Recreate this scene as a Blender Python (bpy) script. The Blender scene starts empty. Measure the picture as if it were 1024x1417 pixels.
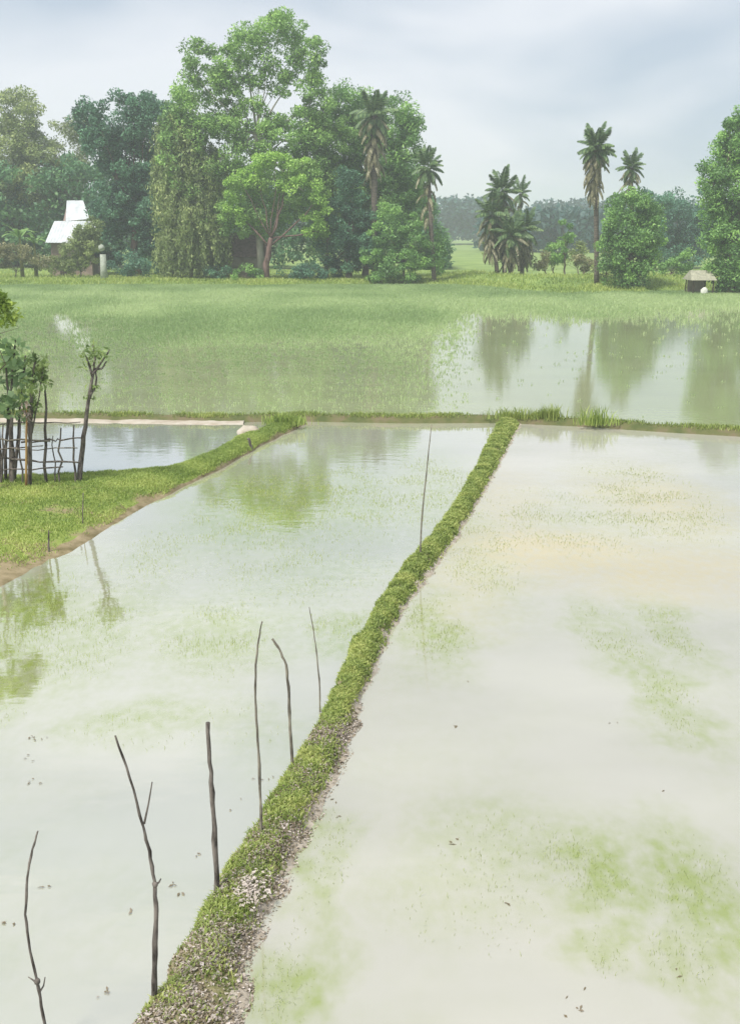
import bpy, math, random
import numpy as np
from mathutils import Vector, noise as mnoise

random.seed(7)
rng = np.random.default_rng(11)
S = bpy.context.scene
COL = S.collection

# ---------------------------------------------------------------- camera
F_PX, W_PX, H_PX, HORIZON, CAM_H = 1550.0, 1024.0, 1417.0, 320.0, 4.5
CX, CY = W_PX / 2, H_PX / 2
PITCH = math.atan((CY - HORIZON) / F_PX)
cam = bpy.data.cameras.new('camera')
camo = bpy.data.objects.new('camera', cam)
COL.objects.link(camo)
camo.location = (0, 0, CAM_H)
camo.rotation_euler = (math.pi / 2 - PITCH, 0, 0)
cam.sensor_fit = 'VERTICAL'
cam.sensor_height = 36.0
cam.lens = F_PX / H_PX * 36.0
cam.clip_start = 0.1
cam.clip_end = 6000
S.camera = camo

# ---------------------------------------------------------------- sky, sun, exposure
SUN_ELEV, SUN_AZ = math.radians(58), math.radians(222)      # azimuth clockwise from +Y
world = bpy.data.worlds.new('World')
S.world = world
world.use_nodes = True
wn, wl = world.node_tree.nodes, world.node_tree.links
wn.clear()
out = wn.new('ShaderNodeOutputWorld')
mixs = wn.new('ShaderNodeMixShader'); mixs.inputs[0].default_value = 0.90
bg1 = wn.new('ShaderNodeBackground'); bg1.inputs[1].default_value = 0.05
bg2 = wn.new('ShaderNodeBackground'); bg2.inputs[1].default_value = 0.063
sky = wn.new('ShaderNodeTexSky'); sky.sky_type = 'NISHITA'; sky.sun_disc = False
sky.sun_elevation = SUN_ELEV; sky.sun_rotation = SUN_AZ
tc = wn.new('ShaderNodeTexCoord')
mp = wn.new('ShaderNodeMapping'); mp.inputs['Scale'].default_value = (1.0, 1.0, 2.6)
mp.inputs['Location'].default_value = (3.1, 0.4, 1.7)
nz = wn.new('ShaderNodeTexNoise'); nz.inputs['Scale'].default_value = 3.4
nz.inputs['Detail'].default_value = 3.5; nz.inputs['Roughness'].default_value = 0.45
nz.inputs['Distortion'].default_value = 0.3
rp = wn.new('ShaderNodeValToRGB')
rp.color_ramp.elements[0].position = 0.40; rp.color_ramp.elements[0].color = (0.268, 0.308, 0.360, 1)
rp.color_ramp.elements[1].position = 0.60; rp.color_ramp.elements[1].color = (0.432, 0.442, 0.468, 1)
ml = wn.new('ShaderNodeVectorMath'); ml.operation = 'SCALE'; ml.inputs['Scale'].default_value = 10.0
wl.new(tc.outputs['Generated'], mp.inputs['Vector']); wl.new(mp.outputs[0], nz.inputs['Vector'])
wl.new(nz.outputs['Fac'], rp.inputs[0]); wl.new(rp.outputs[0], ml.inputs[0])
wl.new(sky.outputs[0], bg1.inputs[0]); wl.new(ml.outputs[0], bg2.inputs[0])
wl.new(bg1.outputs[0], mixs.inputs[1]); wl.new(bg2.outputs[0], mixs.inputs[2]); wl.new(mixs.outputs[0], out.inputs[0])

sun = bpy.data.lights.new('sun', 'SUN')
sun.energy = 1.5
sun.angle = math.radians(14)
sun.color = (1.0, 0.96, 0.9)
suno = bpy.data.objects.new('sun', sun)
COL.objects.link(suno)
sd = Vector((math.sin(SUN_AZ) * math.cos(SUN_ELEV), math.cos(SUN_AZ) * math.cos(SUN_ELEV), math.sin(SUN_ELEV)))
suno.rotation_euler = sd.to_track_quat('Z', 'Y').to_euler()
suno.location = sd * 60

S.view_settings.view_transform = 'Standard'
S.view_settings.look = 'None'
S.view_settings.gamma = 1.0
S.view_settings.use_curve_mapping = False
S.view_settings.exposure = 1.7
S.cycles.max_bounces = 8
S.cycles.volume_bounces = 1

HAZE_DENSITY = 0.0011

# ---------------------------------------------------------------- geometry helpers
CP, SP = math.cos(PITCH), math.sin(PITCH)
def ray(px, py):
    u, v = (px - CX) / F_PX, (CY - py) / F_PX
    return Vector((u, CP + v * SP, -SP + v * CP))
def at(px, py, z=0.0):
    d = ray(px, py); t = (z - CAM_H) / d.z
    return Vector((d.x * t, d.y * t, z))
def xz(px, py, Y):
    d = ray(px, py); t = Y / d.y
    return Vector((d.x * t, Y, CAM_H + d.z * t))
def mpp(Y, py=330):
    return (xz(101, py, Y) - xz(100, py, Y)).length

def tag(o, label=None, cat=None, group=None, kind=None):
    if label: o['label'] = label
    if cat: o['category'] = cat
    if group: o['group'] = group
    if kind: o['kind'] = kind
    return o
def empty(name, loc):
    o = bpy.data.objects.new(name, None); COL.objects.link(o)
    o.location = loc; o.empty_display_size = 0.3
    return o
def link_mesh(name, me, mat=None, parent=None, origin=None):
    if mat is not None: me.materials.append(mat)
    o = bpy.data.objects.new(name, me); COL.objects.link(o)
    if parent is not None:
        o.parent = parent
    return o
def shift(v, parent):
    """World-space vertices into the space of a parent Empty (which is never rotated)."""
    if parent is None: return v
    return v - np.array(parent.location)[None, :]
def raw_mesh(name, v, counts, idx, tint=None, smooth=False):
    me = bpy.data.meshes.new(name)
    me.vertices.add(len(v)); me.vertices.foreach_set('co', np.ascontiguousarray(v, dtype=np.float32).ravel())
    me.loops.add(len(idx)); me.loops.foreach_set('vertex_index', np.asarray(idx, dtype=np.int32))
    counts = np.asarray(counts, dtype=np.int32)
    me.polygons.add(len(counts))
    starts = np.concatenate([[0], np.cumsum(counts)[:-1]]).astype(np.int32)
    me.polygons.foreach_set('loop_start', starts)
    if smooth: me.polygons.foreach_set('use_smooth', np.ones(len(counts), dtype=bool))
    if tint is not None:
        a = me.attributes.new('tint', 'FLOAT', 'POINT'); a.data.foreach_set('value', np.asarray(tint, dtype=np.float32))
    me.update(calc_edges=True); me.validate()
    return me
def unit(a): return a / (np.linalg.norm(a, axis=-1, keepdims=True) + 1e-9)

def leaf_mesh(name, c, d, n, L, Wd, tint, mat, parent=None):
    """kite-shaped leaves: centre c, long axis d, normal-ish n"""
    d = unit(d); s = unit(np.cross(d, n)); nn = unit(np.cross(s, d))
    L = np.broadcast_to(L, (len(c),))[:, None]; Wd = np.broadcast_to(Wd, (len(c),))[:, None]
    a = c - d * L * .5; b = c + s * Wd * .5 + d * L * -.05 + nn * Wd * .12
    e = c + d * L * .5 - nn * L * .10; f = c - s * Wd * .5 + d * L * -.05 + nn * Wd * .12
    v = np.stack([a, b, e, f], 1).reshape(-1, 3)
    idx = np.arange(len(v)); cnt = np.full(len(c), 4)
    me = raw_mesh(name, shift(v, parent), cnt, idx, np.repeat(tint, 4))
    return link_mesh(name, me, mat, parent)
def blade_mesh(name, base, h, lean, wd, tint, mat, parent=None):
    """grass blades: bent, two segments (a quad and a triangle)"""
    N = len(base); ang = rng.uniform(0, 2 * np.pi, N)
    s = np.stack([np.cos(ang), np.sin(ang), np.zeros(N)], 1)
    h = np.broadcast_to(h, (N,))[:, None]; wd = np.broadcast_to(wd, (N,))[:, None]
    la = rng.uniform(0, 2 * np.pi, N); lv = np.stack([np.cos(la), np.sin(la), np.zeros(N)], 1)
    lean = (np.broadcast_to(lean, (N,)) * rng.uniform(.3, 1.3, N))[:, None]
    up = np.array([[0, 0, 1.0]])
    m = base + up * h * .6 + lv * h * lean * .35
    t = base + up * h * (1 - .25 * lean) + lv * h * lean
    v = np.stack([base - s * wd * .5, base + s * wd * .5, m + s * wd * .4, m - s * wd * .4, t], 1).reshape(-1, 3)
    o = np.arange(N)[:, None] * 5
    idx = (o + np.array([[0, 1, 2, 3, 3, 2, 4]])).ravel()
    cnt = np.tile([4, 3], N)
    me = raw_mesh(name, shift(v, parent), cnt, idx, np.repeat(tint, 5))
    return link_mesh(name, me, mat, parent)

class MB:
    def __init__(self): self.v = []; self.f = []
    def tube(self, pts, radii, sides=7, cap=True):
        pts = [Vector(p) for p in pts]; n0 = len(self.v); k = len(pts)
        if not hasattr(radii, '__len__'): radii = [radii] * k
        prev = None
        for i, p in enumerate(pts):
            t = (pts[min(i + 1, k - 1)] - pts[max(i - 1, 0)]).normalized()
            ref = Vector((1, 0, 0)) if abs(t.x) < .9 else Vector((0, 1, 0))
            a = t.cross(ref).normalized() if prev is None else (prev - t * prev.dot(t)).normalized()
            prev = a; b = t.cross(a)
            for j in range(sides):
                w = 2 * math.pi * j / sides
                self.v.append(p + (a * math.cos(w) + b * math.sin(w)) * radii[i])
        for i in range(k - 1):
            for j in range(sides):
                q = (j + 1) % sides
                self.f.append((n0 + i * sides + j, n0 + i * sides + q, n0 + (i + 1) * sides + q, n0 + (i + 1) * sides + j))
        if cap:
            self.f.append(tuple(n0 + j for j in range(sides))[::-1])
            self.f.append(tuple(n0 + (k - 1) * sides + j for j in range(sides)))
        return self
    def hexa(self, p):
        """eight corners: four below, four above"""
        n = len(self.v); self.v += [Vector(q) for q in p]
        for q in ((3, 2, 1, 0), (4, 5, 6, 7), (0, 1, 5, 4), (1, 2, 6, 5), (2, 3, 7, 6), (3, 0, 4, 7)):
            self.f.append(tuple(n + i for i in q))
        return self
    def box(self, a, b):
        (x0, y0, z0), (x1, y1, z1) = a, b
        return self.hexa([(x0, y0, z0), (x1, y0, z0), (x1, y1, z0), (x0, y1, z0), (x0, y0, z1), (x1, y0, z1), (x1, y1, z1), (x0, y1, z1)])
    def slab(self, q, th):
        """quad q (four points) given a thickness along its normal, downwards"""
        q = [Vector(p) for p in q]; n = (q[1] - q[0]).cross(q[3] - q[0]).normalized()
        if n.z < 0: n = -n
        return self.hexa([p - n * th for p in q] + q)
    def build(self, name, mat, parent=None, smooth=False):
        me = bpy.data.meshes.new(name)
        off = Vector(parent.location) if parent is not None else Vector((0, 0, 0))
        me.from_pydata([tuple(p - off) for p in self.v], [], self.f)
        if smooth: me.polygons.foreach_set('use_smooth', [True] * len(me.polygons))
        me.update()
        return link_mesh(name, me, mat, parent)

# ---------------------------------------------------------------- materials
def newmat(name):
    m = bpy.data.materials.new(name); m.use_nodes = True
    m.node_tree.nodes.clear()
    return m, m.node_tree.nodes, m.node_tree.links
def leaf_mat(name, dark, mid, light, trans=0.32, scale=0.35, tint_w=0.72):
    m, N, Lk = newmat(name)
    o = N.new('ShaderNodeOutputMaterial')
    at_ = N.new('ShaderNodeAttribute'); at_.attribute_name = 'tint'
    g = N.new('ShaderNodeNewGeometry')
    nz = N.new('ShaderNodeTexNoise'); nz.inputs['Scale'].default_value = scale; nz.inputs['Detail'].default_value = 2
    Lk.new(g.outputs['Position'], nz.inputs['Vector'])
    mx = N.new('ShaderNodeMix'); mx.data_type = 'FLOAT'; mx.inputs[0].default_value = tint_w
    Lk.new(nz.outputs['Fac'], mx.inputs[2]); Lk.new(at_.outputs['Fac'], mx.inputs[3])
    r = N.new('ShaderNodeValToRGB'); e = r.color_ramp.elements
    e[0].position = .2; e[0].color = (*dark, 1); e[1].position = .8; e[1].color = (*light, 1)
    k = e.new(.5); k.color = (*mid, 1)
    Lk.new(mx.outputs[0], r.inputs[0])
    p = N.new('ShaderNodeBsdfPrincipled'); p.inputs['Roughness'].default_value = .5
    p.inputs['Specular IOR Level'].default_value = .35
    t = N.new('ShaderNodeBsdfTranslucent')
    Lk.new(r.outputs[0], p.inputs['Base Color']); Lk.new(r.outputs[0], t.inputs['Color'])
    s = N.new('ShaderNodeMixShader'); s.inputs[0].default_value = trans
    Lk.new(p.outputs[0], s.inputs[1]); Lk.new(t.outputs[0], s.inputs[2]); Lk.new(s.outputs[0], o.inputs[0])
    return m
def rough_mat(name, c1, c2, scale=3.0, rough=.85, bump=.4, dist=.02, stretch=(1, 1, 1), c3=None):
    m, N, Lk = newmat(name)
    o = N.new('ShaderNodeOutputMaterial'); p = N.new('ShaderNodeBsdfPrincipled'); p.inputs['Roughness'].default_value = rough
    p.inputs['Specular IOR Level'].default_value = .25
    g = N.new('ShaderNodeNewGeometry'); mp = N.new('ShaderNodeMapping'); mp.inputs['Scale'].default_value = stretch
    nz = N.new('ShaderNodeTexNoise'); nz.inputs['Scale'].default_value = scale; nz.inputs['Detail'].default_value = 6
    nz.inputs['Roughness'].default_value = .62
    r = N.new('ShaderNodeValToRGB'); e = r.color_ramp.elements
    e[0].position = .36; e[0].color = (*c1, 1); e[1].position = .64; e[1].color = (*c2, 1)
    if c3: k = e.new(.5); k.color = (*c3, 1)
    b = N.new('ShaderNodeBump'); b.inputs['Strength'].default_value = bump; b.inputs['Distance'].default_value = dist
    Lk.new(g.outputs['Position'], mp.inputs[0]); Lk.new(mp.outputs[0], nz.inputs[0])
    Lk.new(nz.outputs['Fac'], r.inputs[0]); Lk.new(r.outputs[0], p.inputs['Base Color'])
    Lk.new(nz.outputs['Fac'], b.inputs['Height']); Lk.new(b.outputs[0], p.inputs['Normal']); Lk.new(p.outputs[0], o.inputs[0])
    return m
def water_mat(name, silt, weed, blobs=(), weed_base=0.0, nscale=.5, ior=1.33, rough=.05, bump=.0015, sediment=None, sblobs=(), mirror=0.0):
    """turbid water: silty body colour, weedy and painted-reflection patches by place and colour, a mirror skin"""
    m, N, Lk = newmat(name)
    o = N.new('ShaderNodeOutputMaterial'); p = N.new('ShaderNodeBsdfPrincipled')
    p.inputs['Roughness'].default_value = rough; p.inputs['IOR'].default_value = ior
    g = N.new('ShaderNodeNewGeometry')
    def noise(scale, detail=4, stretch=(1, 1, 1)):
        mp = N.new('ShaderNodeMapping'); mp.inputs['Scale'].default_value = stretch
        nz = N.new('ShaderNodeTexNoise'); nz.inputs['Scale'].default_value = scale; nz.inputs['Detail'].default_value = detail
        Lk.new(g.outputs['Position'], mp.inputs[0]); Lk.new(mp.outputs[0], nz.inputs[0])
        return nz.outputs['Fac']
    def math_(op, a, b=None, c=None, clamp=False):
        n = N.new('ShaderNodeMath'); n.operation = op; n.use_clamp = clamp
        for i, v in enumerate((a, b, c)):
            if v is None: continue
            if isinstance(v, (int, float)): n.inputs[i].default_value = v
            else: Lk.new(v, n.inputs[i])
        return n.outputs[0]
    # domain warp so that the patches have ragged outlines
    wz = N.new('ShaderNodeTexNoise'); wz.inputs['Scale'].default_value = .9; wz.inputs['Detail'].default_value = 5
    Lk.new(g.outputs['Position'], wz.inputs[0])
    wv = N.new('ShaderNodeVectorMath'); wv.operation = 'MULTIPLY_ADD'
    wv.inputs[1].default_value = (1.6, 2.2, 0); Lk.new(wz.outputs['Color'], wv.inputs[0])
    ad = N.new('ShaderNodeVectorMath'); ad.operation = 'ADD'; ad.inputs[1].default_value = (-.8, -1.1, 0)
    Lk.new(g.outputs['Position'], wv.inputs[2]); Lk.new(wv.outputs[0], ad.inputs[0])
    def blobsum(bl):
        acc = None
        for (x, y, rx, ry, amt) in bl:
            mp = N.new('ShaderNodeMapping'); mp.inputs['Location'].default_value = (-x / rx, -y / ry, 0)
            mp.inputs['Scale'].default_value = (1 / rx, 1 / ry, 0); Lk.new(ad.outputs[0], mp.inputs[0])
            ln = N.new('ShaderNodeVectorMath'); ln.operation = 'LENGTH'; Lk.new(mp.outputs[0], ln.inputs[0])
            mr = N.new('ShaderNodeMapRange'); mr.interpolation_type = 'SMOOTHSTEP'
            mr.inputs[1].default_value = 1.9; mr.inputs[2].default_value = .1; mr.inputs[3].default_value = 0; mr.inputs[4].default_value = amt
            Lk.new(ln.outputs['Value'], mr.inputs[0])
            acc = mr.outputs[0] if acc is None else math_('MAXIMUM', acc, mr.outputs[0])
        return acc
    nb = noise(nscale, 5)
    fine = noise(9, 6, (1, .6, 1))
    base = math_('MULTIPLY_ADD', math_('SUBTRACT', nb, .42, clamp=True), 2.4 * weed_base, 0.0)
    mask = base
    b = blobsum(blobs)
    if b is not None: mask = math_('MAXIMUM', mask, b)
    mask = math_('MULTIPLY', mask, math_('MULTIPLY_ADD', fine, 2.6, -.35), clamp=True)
    mx = N.new('ShaderNodeMix'); mx.data_type = 'RGBA'; mx.inputs[6].default_value = (*silt, 1); mx.inputs[7].default_value = (*weed, 1)
    Lk.new(mask, mx.inputs[0]); col = mx.outputs[2]
    if sediment:
        sb = math_('MULTIPLY', blobsum(sblobs), math_('MULTIPLY', math_('MULTIPLY_ADD', nb, 1.5, .1), math_('MULTIPLY_ADD', fine, 2.0, -.1)), clamp=True)
        m2 = N.new('ShaderNodeMix'); m2.data_type = 'RGBA'; m2.inputs[7].default_value = (*sediment, 1)
        Lk.new(col, m2.inputs[6]); Lk.new(sb, m2.inputs[0]); col = m2.outputs[2]
    # slow swirl of the silt
    sw = noise(.33, 4, (1, 1.6, 1))
    hs = N.new('ShaderNodeMix'); hs.data_type = 'RGBA'; hs.blend_type = 'MULTIPLY'; hs.inputs[0].default_value = 1
    rr = N.new('ShaderNodeMapRange'); rr.inputs[1].default_value = .3; rr.inputs[2].default_value = .7; rr.inputs[3].default_value = .90; rr.inputs[4].default_value = 1.06
    Lk.new(sw, rr.inputs[0]); cb = N.new('ShaderNodeCombineColor')
    for i in range(3): Lk.new(rr.outputs[0], cb.inputs[i])
    Lk.new(col, hs.inputs[6]); Lk.new(cb.outputs[0], hs.inputs[7])
    Lk.new(hs.outputs[2], p.inputs['Base Color'])
    bp = N.new('ShaderNodeBump'); bp.inputs['Strength'].default_value = 1; bp.inputs['Distance'].default_value = bump
    Lk.new(noise(2.2, 3, (1, 2.2, 1)), bp.inputs['Height']); Lk.new(bp.outputs[0], p.inputs['Normal'])
    if mirror > 0:
        gl = N.new('ShaderNodeBsdfGlossy'); gl.inputs['Roughness'].default_value = rough; gl.inputs['Color'].default_value = (.95, .96, .96, 1)
        Lk.new(bp.outputs[0], gl.inputs['Normal'])
        ms = N.new('ShaderNodeMixShader'); ms.inputs[0].default_value = mirror
        Lk.new(p.outputs[0], ms.inputs[1]); Lk.new(gl.outputs[0], ms.inputs[2]); Lk.new(ms.outputs[0], o.inputs[0])
    else:
        Lk.new(p.outputs[0], o.inputs[0])
    return m

M = {}
M['bark'] = rough_mat('bark', (.10, .075, .055), (.24, .19, .15), 4, stretch=(1, 1, .35), dist=.05)
M['bark_red'] = rough_mat('bark_red', (.09, .055, .045), (.20, .13, .11), 4, stretch=(1, 1, .35), dist=.05)
M['bark_pale'] = rough_mat('bark_pale', (.22, .20, .16), (.40, .37, .31), 3, stretch=(1, 1, .35), dist=.04)
M['palm_bark'] = rough_mat('palm_bark', (.07, .06, .05), (.18, .15, .12), 7, stretch=(.4, .4, 2), dist=.05)
M['stick'] = rough_mat('stick', (.04, .034, .028), (.20, .175, .15), 22, stretch=(1, 1, .3), dist=.006)
M['stick_grey'] = rough_mat('stick_grey', (.08, .07, .055), (.26, .235, .18), 22, stretch=(1, 1, .3), dist=.006)
M['stem_green'] = rough_mat('stem_green', (.14, .17, .05), (.30, .28, .09), 9, stretch=(1, 1, .25), dist=.003)
M['stem_orange'] = rough_mat('stem_orange', (.24, .12, .05), (.40, .28, .10), 9, stretch=(1, 1, .25), dist=.003)
M['leaf_bright'] = leaf_mat('leaf_bright', (0.112, 0.197, 0.059), (0.257, 0.448, 0.123), (0.490, 0.720, 0.204))
M['leaf_front'] = leaf_mat('leaf_front', (0.135, 0.235, 0.051), (0.310, 0.524, 0.105), (0.535, 0.775, 0.175))
M['leaf_mid'] = leaf_mat('leaf_mid', (0.083, 0.170, 0.056), (0.195, 0.378, 0.108), (0.386, 0.624, 0.166))
M['leaf_dark'] = leaf_mat('leaf_dark', (0.034, 0.090, 0.059), (0.091, 0.207, 0.116), (0.175, 0.370, 0.202))
M['leaf_blue'] = leaf_mat('leaf_blue', (0.046, 0.111, 0.076), (0.108, 0.240, 0.154), (0.197, 0.403, 0.257))
M['leaf_olive'] = leaf_mat('leaf_olive', (0.121, 0.158, 0.063), (0.274, 0.359, 0.131), (0.507, 0.572, 0.224))
M['leaf_pale'] = leaf_mat('leaf_pale', (0.140, 0.170, 0.081), (0.302, 0.368, 0.170), (0.512, 0.585, 0.258))
M['leaf_thicket'] = leaf_mat('leaf_thicket', (0.079, 0.186, 0.091), (0.120, 0.262, 0.110), (0.189, 0.346, 0.131), scale=.2)
M['leaf_yellow'] = leaf_mat('leaf_yellow', (.14, .24, .03), (.30, .42, .06), (.46, .58, .12))
M['leaf_sapling'] = leaf_mat('leaf_sapling', (0.144, 0.228, 0.072), (0.240, 0.336, 0.108), (0.384, 0.480, 0.168))
M['leaf_broad'] = leaf_mat('leaf_broad', (0.159, 0.265, 0.120), (0.352, 0.506, 0.240), (0.704, 0.829, 0.400))
M['leaf_shrub'] = leaf_mat('leaf_shrub', (0.135, 0.154, 0.078), (0.255, 0.252, 0.124), (0.390, 0.378, 0.186))
M['banana_leaf'] = leaf_mat('banana_leaf', (.13, .25, .06), (.21, .36, .10), (.30, .45, .16), trans=.4)
M['palm_leaf'] = leaf_mat('palm_leaf', (0.063, 0.119, 0.056), (0.126, 0.210, 0.084), (0.224, 0.322, 0.126), trans=.2, scale=1.2)
M['palm_dead'] = leaf_mat('palm_dead', (0.156, 0.156, 0.090), (0.264, 0.252, 0.144), (0.396, 0.360, 0.228), trans=.2, scale=1.2)
M['far_leaf'] = leaf_mat('far_leaf', (0.032, 0.083, 0.075), (0.054, 0.127, 0.112), (0.081, 0.171, 0.150), scale=.06)
M['grass'] = leaf_mat('grass', (0.192, 0.277, 0.071), (0.348, 0.458, 0.107), (0.540, 0.603, 0.196), trans=.42, scale=1.1)
M['bund_grass'] = leaf_mat('bund_grass', (0.186, 0.251, 0.067), (0.322, 0.409, 0.105), (0.525, 0.562, 0.189), trans=.4, scale=2.2)
M['field_grass'] = leaf_mat('field_grass', (0.282, 0.402, 0.167), (0.391, 0.522, 0.230), (0.511, 0.629, 0.312), trans=.5, scale=.12, tint_w=.85)
M['seedling'] = leaf_mat('seedling', (.30, .37, .11), (.40, .47, .16), (.50, .55, .24), trans=.5, scale=.4)
M['dry_leaf'] = leaf_mat('dry_leaf', (.17, .135, .08), (.37, .31, .24), (.56, .50, .45), trans=.15, scale=14, tint_w=.9)
M['soil'] = rough_mat('soil', (.13, .14, .05), (.33, .275, .20), 7, bump=1.0, dist=.035, c3=(.22, .20, .10))
M['bank_soil'] = rough_mat('bank_soil', (.17, .23, .045), (.25, .19, .12), 2.2, bump=.8, dist=.03, c3=(.21, .26, .06))
M['cross_soil'] = rough_mat('cross_soil', (.075, .095, .03), (.15, .125, .07), 2.5, bump=.8, dist=.03, c3=(.115, .12, .045))
M['mud_pale'] = rough_mat('mud_pale', (.34, .29, .22), (.46, .42, .35), 3, bump=.4, dist=.02)
M['mud_pink'] = rough_mat('mud_pink', (.30, .255, .19), (.43, .385, .32), 6, bump=.7, dist=.015)
M['mud_brown'] = rough_mat('mud_brown', (.16, .13, .06), (.31, .25, .15), 4, bump=.7, dist=.015)
M['clod'] = rough_mat('clod', (.30, .24, .215), (.47, .41, .40), 14, bump=.8, dist=.012)
M['ground'] = rough_mat('ground', (.13, .20, .05), (.24, .32, .09), .22, bump=.5, dist=.1, c3=(.18, .26, .065))
M['tin_roof'] = rough_mat('tin_roof', (.44, .47, .48), (.62, .64, .65), .9, rough=.45, bump=.1)
M['wall_pink'] = rough_mat('wall_pink', (.22, .16, .14), (.34, .26, .22), 1.5, bump=.3)
M['wall_mud'] = rough_mat('wall_mud', (.20, .17, .13), (.32, .28, .21), 1.5, bump=.3)
M['thatch'] = rough_mat('thatch', (.11, .07, .055), (.21, .145, .12), 5, bump=.9, dist=.06)
M['thatch_pale'] = rough_mat('thatch_pale', (.26, .26, .19), (.40, .39, .29), 5, bump=.9, dist=.06)
M['dark_wood'] = rough_mat('dark_wood', (.035, .028, .022), (.09, .07, .055), 6, stretch=(1, 1, .3))
M['lime'] = rough_mat('lime', (.26, .29, .23), (.40, .43, .36), 4, bump=.3)
M['white_cloth'] = rough_mat('white_cloth', (.55, .56, .48), (.72, .72, .64), 6, bump=.6, dist=.03)

# ================================================================ THE SETTING
def smooth(a, b, x):
    t = np.clip((x - a) / (b - a), 0, 1); return t * t * (3 - 2 * t)
def pond_edge(X):
    X = np.asarray(X, dtype=float)
    return 97 - 12.5 * smooth(6, 16, X) + 1.6 * np.sin(X * .31 + 1) + .9 * np.sin(X * .83) + .5 * np.sin(X * 2.1)
def land_z(X, Y):
    e = pond_edge(X)
    z = -.30 + .58 * smooth(-.6, 2.2, Y - e)
    berm = smooth(5, 10, X) * smooth(0, 4, Y - (e + 3)) * (1 - smooth(10, 22, Y - (e + 3)))
    z = z + .55 * berm
    z = z + smooth(0, 60, Y - e) * .15 * np.sin(X * .05 + Y * .03)
    return z

xs = np.unique(np.concatenate([np.linspace(-760, -60, 36), np.linspace(-60, 60, 161), np.linspace(60, 760, 36)]))
ys = np.unique(np.concatenate([np.linspace(-60, 70, 14), np.linspace(70, 135, 110), np.linspace(135, 1400, 70)]))
GX, GY = np.meshgrid(xs, ys)
GZ = land_z(GX, GY) + .05 * np.sin(GX * 1.7) * np.sin(GY * 1.3) * (GY > 84)
nx, ny = len(xs), len(ys)
vv = np.stack([GX, GY, GZ], -1).reshape(-1, 3)
ii, jj = np.meshgrid(np.arange(ny - 1), np.arange(nx - 1), indexing='ij')
a0 = (ii * nx + jj).ravel()
ff = np.stack([a0, a0 + 1, a0 + nx + 1, a0 + nx], 1)
tag(link_mesh('ground', raw_mesh('ground', vv, np.full(len(ff), 4), ff.ravel(), smooth=True), M['ground']), kind='structure')

# bund and bank outlines, traced where they meet the water
BUND_L = [(40, 1560), (125, 1480), (190, 1417), (262, 1300), (318, 1200), (380, 1100), (443, 1000), (488, 900), (528, 832), (552, 795), (592, 752), (630, 700), (662, 642), (684, 596), (692, 582)]
BUND_R = [(215, 1600), (285, 1480), (322, 1417), (358, 1300), (402, 1200), (458, 1100), (492, 1000), (530, 900), (566, 835), (594, 797), (622, 760), (659, 700), (692, 642), (716, 596), (722, 582)]
CROSS = [(-520, 577), (-200, 578), (0, 579), (120, 580.5), (300, 583), (420, 581), (560, 583.5), (690, 583), (800, 588), (920, 596), (1024, 602), (1300, 612), (1600, 622)]
BANK_LO = [(-620, 1090), (-250, 935), (0, 815), (100, 765), (200, 702), (300, 652), (368, 614), (424, 587)]
BANK_UP = [(-620, 660), (-250, 660), (0, 659), (112, 657), (226, 654), (288, 632), (342, 603), (404, 584)]
def resample(pts, n):
    pts = [Vector(p) for p in pts]; d = [0]
    for a, b in zip(pts, pts[1:]): d.append(d[-1] + (b - a).length)
    q = np.linspace(0, d[-1], n); arr = np.array(pts)
    # smooth the polyline with a Catmull-style pass
    o = np.stack([np.interp(q, d, arr[:, k]) for k in range(arr.shape[1])], 1)
    for _ in range(6):
        o[1:-1] = o[1:-1] * .5 + (o[:-2] + o[2:]) * .25
    return o
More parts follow.
